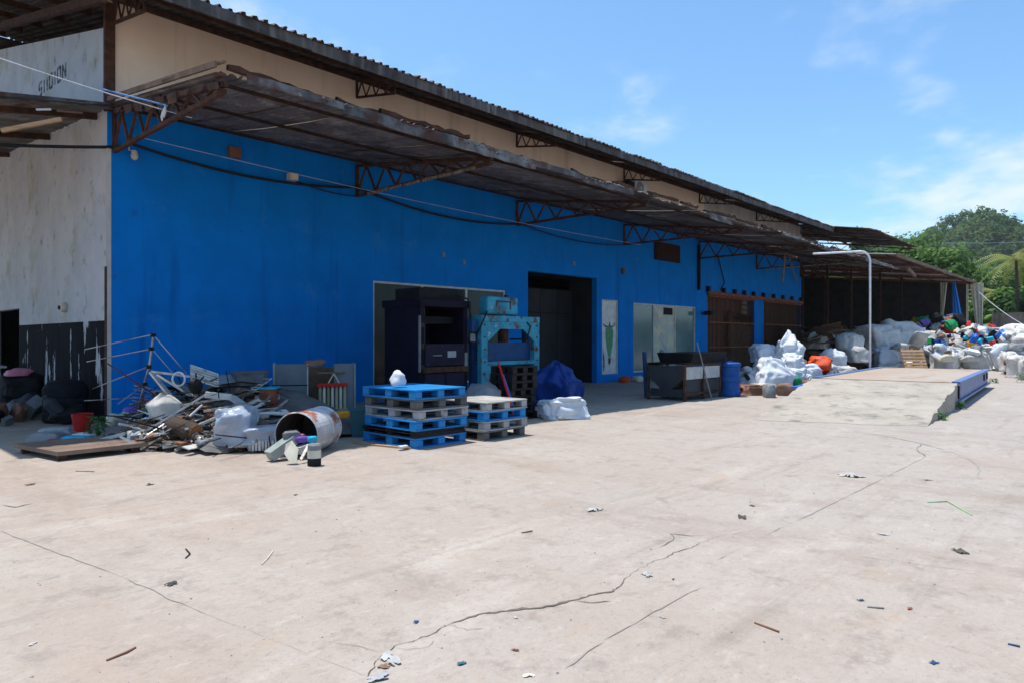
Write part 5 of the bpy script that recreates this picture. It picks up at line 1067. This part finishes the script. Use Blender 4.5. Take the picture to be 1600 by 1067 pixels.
sack('rubbish_bag', (-.75, 3.1, 0), (.8, .7, .85), 180, 'black', 'black rubbish bag by the dark side wall', 'bag', e=.5)
sack('rubbish_bag', (-.8, 3.0, .82), (.45, .4, .16), 181, 'pink', 'pinkish rag on top of the black rubbish bag', 'rag', sub=3)
sack('rubbish_bag', (-1.1, 4.9, 0), (.7, .6, .6), 182, 'black', 'black sack at the far left under the bench', 'bag', e=.5, sub=3)
for i in range(26): bit(rr.randrange(7), (rr.uniform(-1.6, -.3), rr.uniform(.2, 3.6), rr.uniform(.0, .25)), rr.choice(('black', 'grey', 'brown', 'black', 'pal_dgrey', 'pal_dgrey', 'steel_dark')), rr.uniform(.4, .9), 'dark junk piece cluttered along the black side wall', 'clutter along the side wall', 'junk')
# ------------------------------------------------------------------ litter on the yard
LT = [(930,797,0.144,'litter_white','flat white carton scrap in the middle of the yard'), (1160,808,0.108,'litter_dark','dark crumpled lump on the yard'), (1010,898,0.086,'litter_white','torn white paper near the crack'), (610,1030,0.115,'litter_white','crumpled white paper at the near end of the crack'), (600,1042,0.050,'cardboard','brown scrap below the crumpled paper'), (590,1060,0.086,'ltgrey','bluish grey scrap at the bottom edge'), (1422,951,0.036,'rail_rust','rust red bottle cap on the right'), (650,972,0.036,'teal_dark','small dark blue cap near the crack'), (805,965,0.029,'litter_white','white pebble beside the crack'), (1330,744,0.216,'litter_white','pale plastic film on the yard before the ramp'), (1345,938,0.036,'teal_dark','small dark blue scrap right of the yard'), (1460,1036,0.036,'teal_dark','dark blue cap at the lower right'), (268,913,0.072,'litter_dark','black flat scrap at the left'), (462,773,0.043,'litter_dark','small black cap left of centre'), (1175,790,0.050,'litter_dark','grey pebble near the dark lump'), (805,1016,0.036,'rail_rust','tan scrap in the foreground'), (826,1056,0.043,'cream','cream scrap at the bottom edge'), (720,1037,0.043,'bin_teal','teal scrap in the foreground'), (1052,905,0.022,'litter_dark','tiny black chip near the torn paper'), (50,1006,0.036,'litter_white','white pebble at the lower left'), (1035,965,0.029,'metalgreen','grey green scrap in the right foreground'), (1380,835,0.072,'litter_white','thin white scrap on the right'), (1450,750,0.072,'brown','brown scrap right of the joint'), (47,757,0.086,'brown','brown leaf left of the yard'), (235,757,0.072,'litter_dark','grey scrap in front of the plate'), (1500,862,0.108,'litter_dark','grey stain-like scrap at the right')]
def paper(seed, w, h):
    n = 7; r = random.Random(seed); V = []; F = []
    for j in range(n):
        for i in range(n):
            u = i/(n-1)-.5; v = j/(n-1)-.5; k = 1+.45*nz(u*2, v*2, 1, 1.3, seed)
            V.append((u*w*k+.1*w*nz(u, v, 2, 5, seed), v*w*.6*k, .004+h*abs(nz(u, v, 0, 3.2, seed+1))*(1.2-abs(u))))
    for j in range(n-1):
        for i in range(n-1):
            if r.random() > (.35 if i in (0, n-2) or j in (0, n-2) else .02): a = j*n+i; F.append((a, a+1, a+n+1, a+n))
    return arr_mesh('litter', V, F, False)
for i, (a, b, s_, mt, lb) in enumerate(LT):
    d = 1.6*1067/(b-530); x_, y_, _ = PP(a, b, d)
    tag(link('litter', paper(200+i, s_*1.15, s_*.28), None, (x_, y_, 0), (0, 0, R(31*i)), MATS[mt]), lb, 'litter')
for pts, mt, lb in ((((-2.03, -10.11, 0), (-1.93, -10.01, 0), (-1.82, -9.88, 0)), 'cream', 'curved pale strip lying at the left of the yard'), (((-0.63, -13.1, 0), (-0.66, -13.25, 0)), 'brown', 'thin twig on the right of the yard'), (((3.3, -13.16, 0), (3.46, -13.3, 0), (3.01, -13.57, 0)), 'lgreen', 'green string on the right of the yard'), (((-2.34, -9.57, 0), (-2.28, -9.5, 0), (-2.25, -9.35, 0)), 'black', 'bent black wire on the left of the yard'), (((0.05, -13.5, 0), (0.09, -13.58, 0)), 'grey', 'grey stick near the rust red cap'), (((0.01, -14.19, 0), (0.01, -14.24, 0)), 'teal_dark', 'dark blue stick at the right edge'), (((-3.26, -10.92, 0), (-3.16, -10.9, 0), (-3.11, -10.87, 0)), 'brown', 'brown wire at the lower left'), (((-0.19, -10.94, 0), (-0.09, -10.97, 0)), 'brown', 'short brown twig at the yard centre'), (((-1.89, -5.19, 0), (-1.75, -5.4, 0)), 'grey', 'thin grey strip in front of the rusty plate')):
    cable('litter', [(x_, y_, .004+.003*(i % 2)) for i, (x_, y_, z_) in enumerate(pts)], .0055, mt, lb, 'litter')
m = MB(); r_ = random.Random(8)
for i in range(420):
    a = r_.uniform(-4, 24); b = r_.uniform(-14.5, -5)
    if r_.random() < .35: a, b = r_.uniform(-3.6, 3), r_.uniform(-13.8, -9)
    s_ = r_.uniform(.003, .011); h_ = s_*r_.uniform(.5, 1); t_ = r_.uniform(0, 6)
    m.add([(a+s_*math.cos(t_+k*2.09), b+s_*math.sin(t_+k*2.09), .001) for k in range(3)]+[(a, b, h_)], [(0, 1, 3), (1, 2, 3), (2, 0, 3)])
tag(m.build('grit', MATS['grey']), 'fine grit and chips strewn over the yard', 'grit', kind='stuff')
for i, (a, b) in enumerate(((1497, 638), (1552, 598), (1594, 597), (1466, 655))):
    e = thing('weed', ['green weed tuft at the ramp corner', 'weed tuft at the far weighbridge end', 'dry weed tuft near the lone bag', 'small weed tuft along the ramp side'][i], 'weed', (*g1(a, b), 0)); leafset(60, .15, .18 if i != 2 else .35, .1, 20+i, 'weed', e)
# ------------------------------------------------------------------ boundary wall, house, trees, hill
bw = thing('boundary_wall', 'grey weathered concrete boundary wall right of the shed', 'wall', (61.5, 0, 0))
for k in range(8): MB().box(0, -6.0-k*3.03-3.0, 0, .2, -6.0-k*3.03, 3.65+rr.uniform(-.03, .03)).build('panel', MATS['fence'], bw); MB().box(-.08, -6.03-k*3.03, 0, .28, -5.97-k*3.03+.03, 3.8).build('post', MATS['fence'], bw)
hs = thing('house', 'small house with blue grey roof behind the boundary wall', 'house', PP(1540,560,95), -30)
MB().box(-4, -3, 0, 4, 3, 9.6).build('wall', MATS['rail_rust'], hs); MB().prism([(-3.8, 9.6), (3.8, 9.6), (3.8, 9.9), (0, 11.2), (-3.8, 9.9)], 'x', -4.6, 4.6).build('roof', MATS['roof_blue'], hs); MB().box(-4.05, -3.1, 6.8, 4.05, -3.0, 8.0).build('balcony', MATS['white'], hs); MB().box(-1.5, -3.04, 8.2, .2, -3.001, 9.2).build('window', MATS['glass_dark'], hs)
def crown_arrays(rs, cx, cy, cz, rx, ry, rz, ncl, nlf, size, cr=.3):
    th = rs.uniform(0, 2*np.pi, ncl); u = rs.uniform(-.75, 1, ncl); rad = rs.uniform(.55, 1.0, ncl)
    s = np.sqrt(1-u*u); C = np.stack([cx+rx*rad*s*np.cos(th), cy+ry*rad*s*np.sin(th), cz+rz*rad*u], 1)
    mean = (rx+ry+rz)/3; crr = mean*cr*rs.uniform(.7, 1.35, ncl)
    D = rs.normal(size=(ncl, nlf, 3)); D /= np.linalg.norm(D, axis=2, keepdims=True); P = C[:, None]+D*(crr[:, None, None]*rs.uniform(.6, 1.05, (ncl, nlf, 1)))*np.array([1, 1, .8])
    P = P.reshape(-1, 3); D = D.reshape(-1, 3); nrm = D+np.array([0, 0, .5])+rs.normal(scale=.5, size=D.shape); nrm /= np.linalg.norm(nrm, axis=1, keepdims=True)
    a = np.cross(nrm, rs.normal(size=D.shape)); a /= np.linalg.norm(a, axis=1, keepdims=True); b = np.cross(nrm, a)
    sz = (size*rs.uniform(.6, 1.3, len(P)))[:, None]
    return np.stack([P-a*sz, P-b*sz*.55, P+a*sz, P+b*sz*.55], 1).reshape(-1, 3)
def quads(V): return np.arange(len(V)).reshape(-1, 4)
def tree(name, label, base, h, r, mat, seed, ncl=70, nlf=55, leaf=.32, trunk_r=.25, cz=.62, ry=None):
    rs = np.random.RandomState(seed); e = thing(name, label, 'tree', base, 0, 'trees beyond the yard')
    V = [crown_arrays(rs, 0, 0, h*cz, r, ry or r, h*(1-cz), ncl, nlf, leaf)]
    for k in range(3): a = rs.uniform(0, 6.28); V.append(crown_arrays(rs, r*.6*math.cos(a), r*.6*math.sin(a), h*(cz-.12)+rs.uniform(-.1, .15)*h, r*.55, r*.55, h*.2, ncl//4, nlf, leaf))
    V = np.concatenate(V); link('crown', arr_mesh('crown', V, quads(V)), e, None, None, MATS[mat])
    t = MB(); t.tube([(0, 0, 0), (.1, .05, h*.3), (0, .1, h*.6)], [trunk_r, trunk_r*.75, trunk_r*.35], 8)
    for k in range(5): a = k*1.3+seed; t.tube([(0.05, .05, h*(.3+.05*k)), (r*.5*math.cos(a), r*.5*math.sin(a), h*(.55+.05*k))], [trunk_r*.45, trunk_r*.12], 6)
    t.build('trunk', MATS['bark'], e); return e
TR = [(1432, 82, 14.8, 4.6, 'leaf', 'tall dense tree right behind the shed roof'), (1398, 95, 14.0, 4.0, 'leaf', 'dark green tree left of the tall dense tree'), (1462, 80, 13.0, 4.6, 'leaf', 'rounded green tree right of the tall dense tree'), (1495, 84, 10.5, 4.5, 'leaf_dark', 'dark leafy tree behind the house'), (1330, 90, 10.5, 5.5, 'leaf_light', 'pale green tree seen in the gap under the upper roof'), (1285, 92, 10.0, 5.0, 'leaf_light', 'yellowish green tree left in the gap under the upper roof'), (1530, 100, 12.5, 5.2, 'leaf_dark', 'dark tree above the blue grey house roof'), (1560, 90, 11.0, 5.0, 'leaf', 'green bushy tree left of the palm'), (1600, 84, 10.5, 5.2, 'leaf_light', 'light green tree at the right edge behind the palm'), (1375, 88, 11.0, 4.2, 'leaf', 'low green tree just above the shed roof'), (1640, 80, 12, 5.5, 'leaf_dark', 'dark tree just beyond the right picture edge'), (1575, 70, 6.6, 3.4, 'leaf', 'low bush behind the boundary wall'), (1535, 72, 5.4, 2.8, 'leaf_light', 'light low bush next to the house'), (1600, 68, 6.4, 3.0, 'leaf_dark', 'dark low bush at the right end of the boundary wall')]
for i, (a, d, h_, r_w, mt, lb) in enumerate(TR):
    x_, y_, _ = PP(a, 530, d); tree('broadleaf_tree', lb, (x_, y_, 0), h_, r_w, mt, 400+i)
x_, y_, _ = PP(1341, 530, 140); e = tree('conifer_tree', 'thin pointed treetop just above the upper roof', (x_, y_, 0), 25.5, 1.3, 'leaf_dark', 431, 40, 40, .4, .2, .7)
def palm(base, h, seed, label, nf=15, fl=3.4):
    rs = random.Random(seed); e = thing('palm_tree', label, 'palm tree', base); MB().tube([(0, 0, 0), (.25, .1, h*.5), (.1, .2, h)], [.2, .15, .12], 8).build('trunk', MATS['bark'], e)
    for k in range(nf):
        a = k*2.4; up = rs.uniform(-.1, 1.1); V = []; F = []; pts = []
        for i in range(13):
            t = i/12; rd_ = fl*t*math.cos(up*.6); z = h+fl*(math.sin(up)*t-1.15*t*t*(.75-.2*up)); pts.append(Vector((.1+rd_*math.cos(a), .2+rd_*math.sin(a), z)))
        for i in range(1, 13):
            for s in (-1, 1):
                for sub in (0, .5):
                    p = pts[i-1].lerp(pts[i], sub); d = (pts[i]-pts[i-1]).normalized(); sd = d.cross(Vector((0, 0, 1))).normalized()*s; ln = .75*math.sin(math.pi*min(1, .15+.8*(i+sub)/13)); q_ = p+sd*ln+d*ln*.5-Vector((0, 0, ln*.45)); b = len(V)
                    V += [p, p+d*.05, q_, p-d*.05]; F.append((b, b+1, b+2, b+3))
        link('frond', arr_mesh('frond', [tuple(v) for v in V], F), e, None, None, MATS['leaf_palm'])
    return e
x_, y_, _ = PP(1592, 530, 66); palm((x_, y_, 0), 9.3, 3, 'yellow green coconut palm rising at the right edge', 16, 4.2)
x_, y_, _ = PP(1570, 530, 70); palm((x_, y_, 0), 6.0, 9, 'lower palm with drooping yellow fronds left of the coconut palm', 12, 3.6)
for i, (a, d, h_) in enumerate(((1565, 64, 5.2), (1580, 63, 4.6), (1595, 64, 5.4))):
    x_, y_, _ = PP(a, 530, d); e = thing('banana_plant', ['banana plant left behind the boundary wall', 'short banana plant, middle one behind the boundary wall', 'tallest banana plant at the right picture edge'][i], 'banana plant', (x_, y_, 0)); MB().tube([(0, 0, 0), (0, .05, h_*.7)], [.14, .09], 8).build('stem', MATS['weed'], e)
    for k in range(7):
        aa = k*2.4+i; V = []; F = []
        for j in range(8):
            t = j/7; rr_ = 1.8*t; z = h_*.7+1.3*t-1.5*t*t; w_ = .32*math.sin(math.pi*(.08+.9*t)); c_ = Vector((rr_*math.cos(aa), rr_*math.sin(aa), z)); s_ = Vector((-math.sin(aa), math.cos(aa), 0))*w_
            V += [tuple(c_-s_), tuple(c_+s_)]
            if j: F.append((2*j-2, 2*j-1, 2*j+1, 2*j))
        link('leaf_blade', arr_mesh('leaf_blade', V, F), e, None, None, MATS['leaf_light'])
# power line in front of the hill
cable('power_line', sagline(PP(1420, 377, 110), PP(1660, 374, 110), .5), .02, 'rope', 'pale power line crossing in front of the wooded hill')
# hill: terrain plus wooded cover
HC = Vector(PP(1548, 530, 360)); VD = Vector((HC.x-camo.location.x, HC.y-camo.location.y, 0)).normalized(); VR = Vector((VD.y, -VD.x, 0))
def hill_h(u, v):   # u: metres to the right of the hill axis, v: away from the viewer
    r1 = 68*math.exp(-(((u+8)/46)**2+(v/60)**2)); r2 = 62*math.exp(-(((u-50)/60)**2+((v-10)/70)**2)); r3 = 57*math.exp(-(((u+52)/48)**2+((v-15)/70)**2)); r4 = 45*math.exp(-(((u-130)/60)**2+((v-20)/90)**2)); r5 = 36*math.exp(-(((u+130)/70)**2+((v-40)/90)**2))
    k = 6; s_ = (r1**k+r2**k+r3**k+r4**k+r5**k)**(1/k); return s_*(1+.06*nz(u*.03, v*.03, 0, 1, 3))
n = 70; V = []; F = []
for j in range(n):
    for i in range(n): u = -330+660*i/(n-1); v = -190+420*j/(n-1); p = HC+VR*u+VD*v; V.append((p.x, p.y, hill_h(u, v)-1.5))
for j in range(n-1):
    for i in range(n-1): a = j*n+i; F.append((a, a+1, a+n+1, a+n))
tag(link('hill', arr_mesh('hill', V, F, True), None, None, None, MATS['hill']), kind='structure')
rs = np.random.RandomState(77); parts = []
for i in range(2600):
    u = rs.uniform(-190, 130); v = rs.uniform(-150, 40); z = hill_h(u, v)
    if z < 3: continue
    p = HC+VR*u+VD*v; r_w = rs.uniform(2.6, 5.2); parts.append(crown_arrays(rs, p.x, p.y, z+r_w*.35, r_w, r_w, r_w*rs.uniform(.7, 1.1), 6, 16, .75, .42))
V = np.concatenate(parts); tag(link('woodland', arr_mesh('woodland', V, quads(V)), None, None, None, MATS['leaf_hill']), 'dense green woodland covering the distant hill', 'woodland', kind='stuff')
# ------------------------------------------------------------------ air
hm = bpy.data.materials.new('haze'); hm.use_nodes = True; t = hm.node_tree; t.nodes.clear(); ho = N(t, 'ShaderNodeOutputMaterial'); pv = N(t, 'ShaderNodeVolumePrincipled')
pv.inputs['Color'].default_value = (.86, .92, 1, 1); pv.inputs['Density'].default_value = .00014; t.links.new(pv.outputs[0], ho.inputs['Volume'])
m = MB(); m.box(-301, -401, -1.5, 751, 751, 96); tag(m.build('haze', hm), 'thin humid haze in the air', 'haze', kind='stuff')
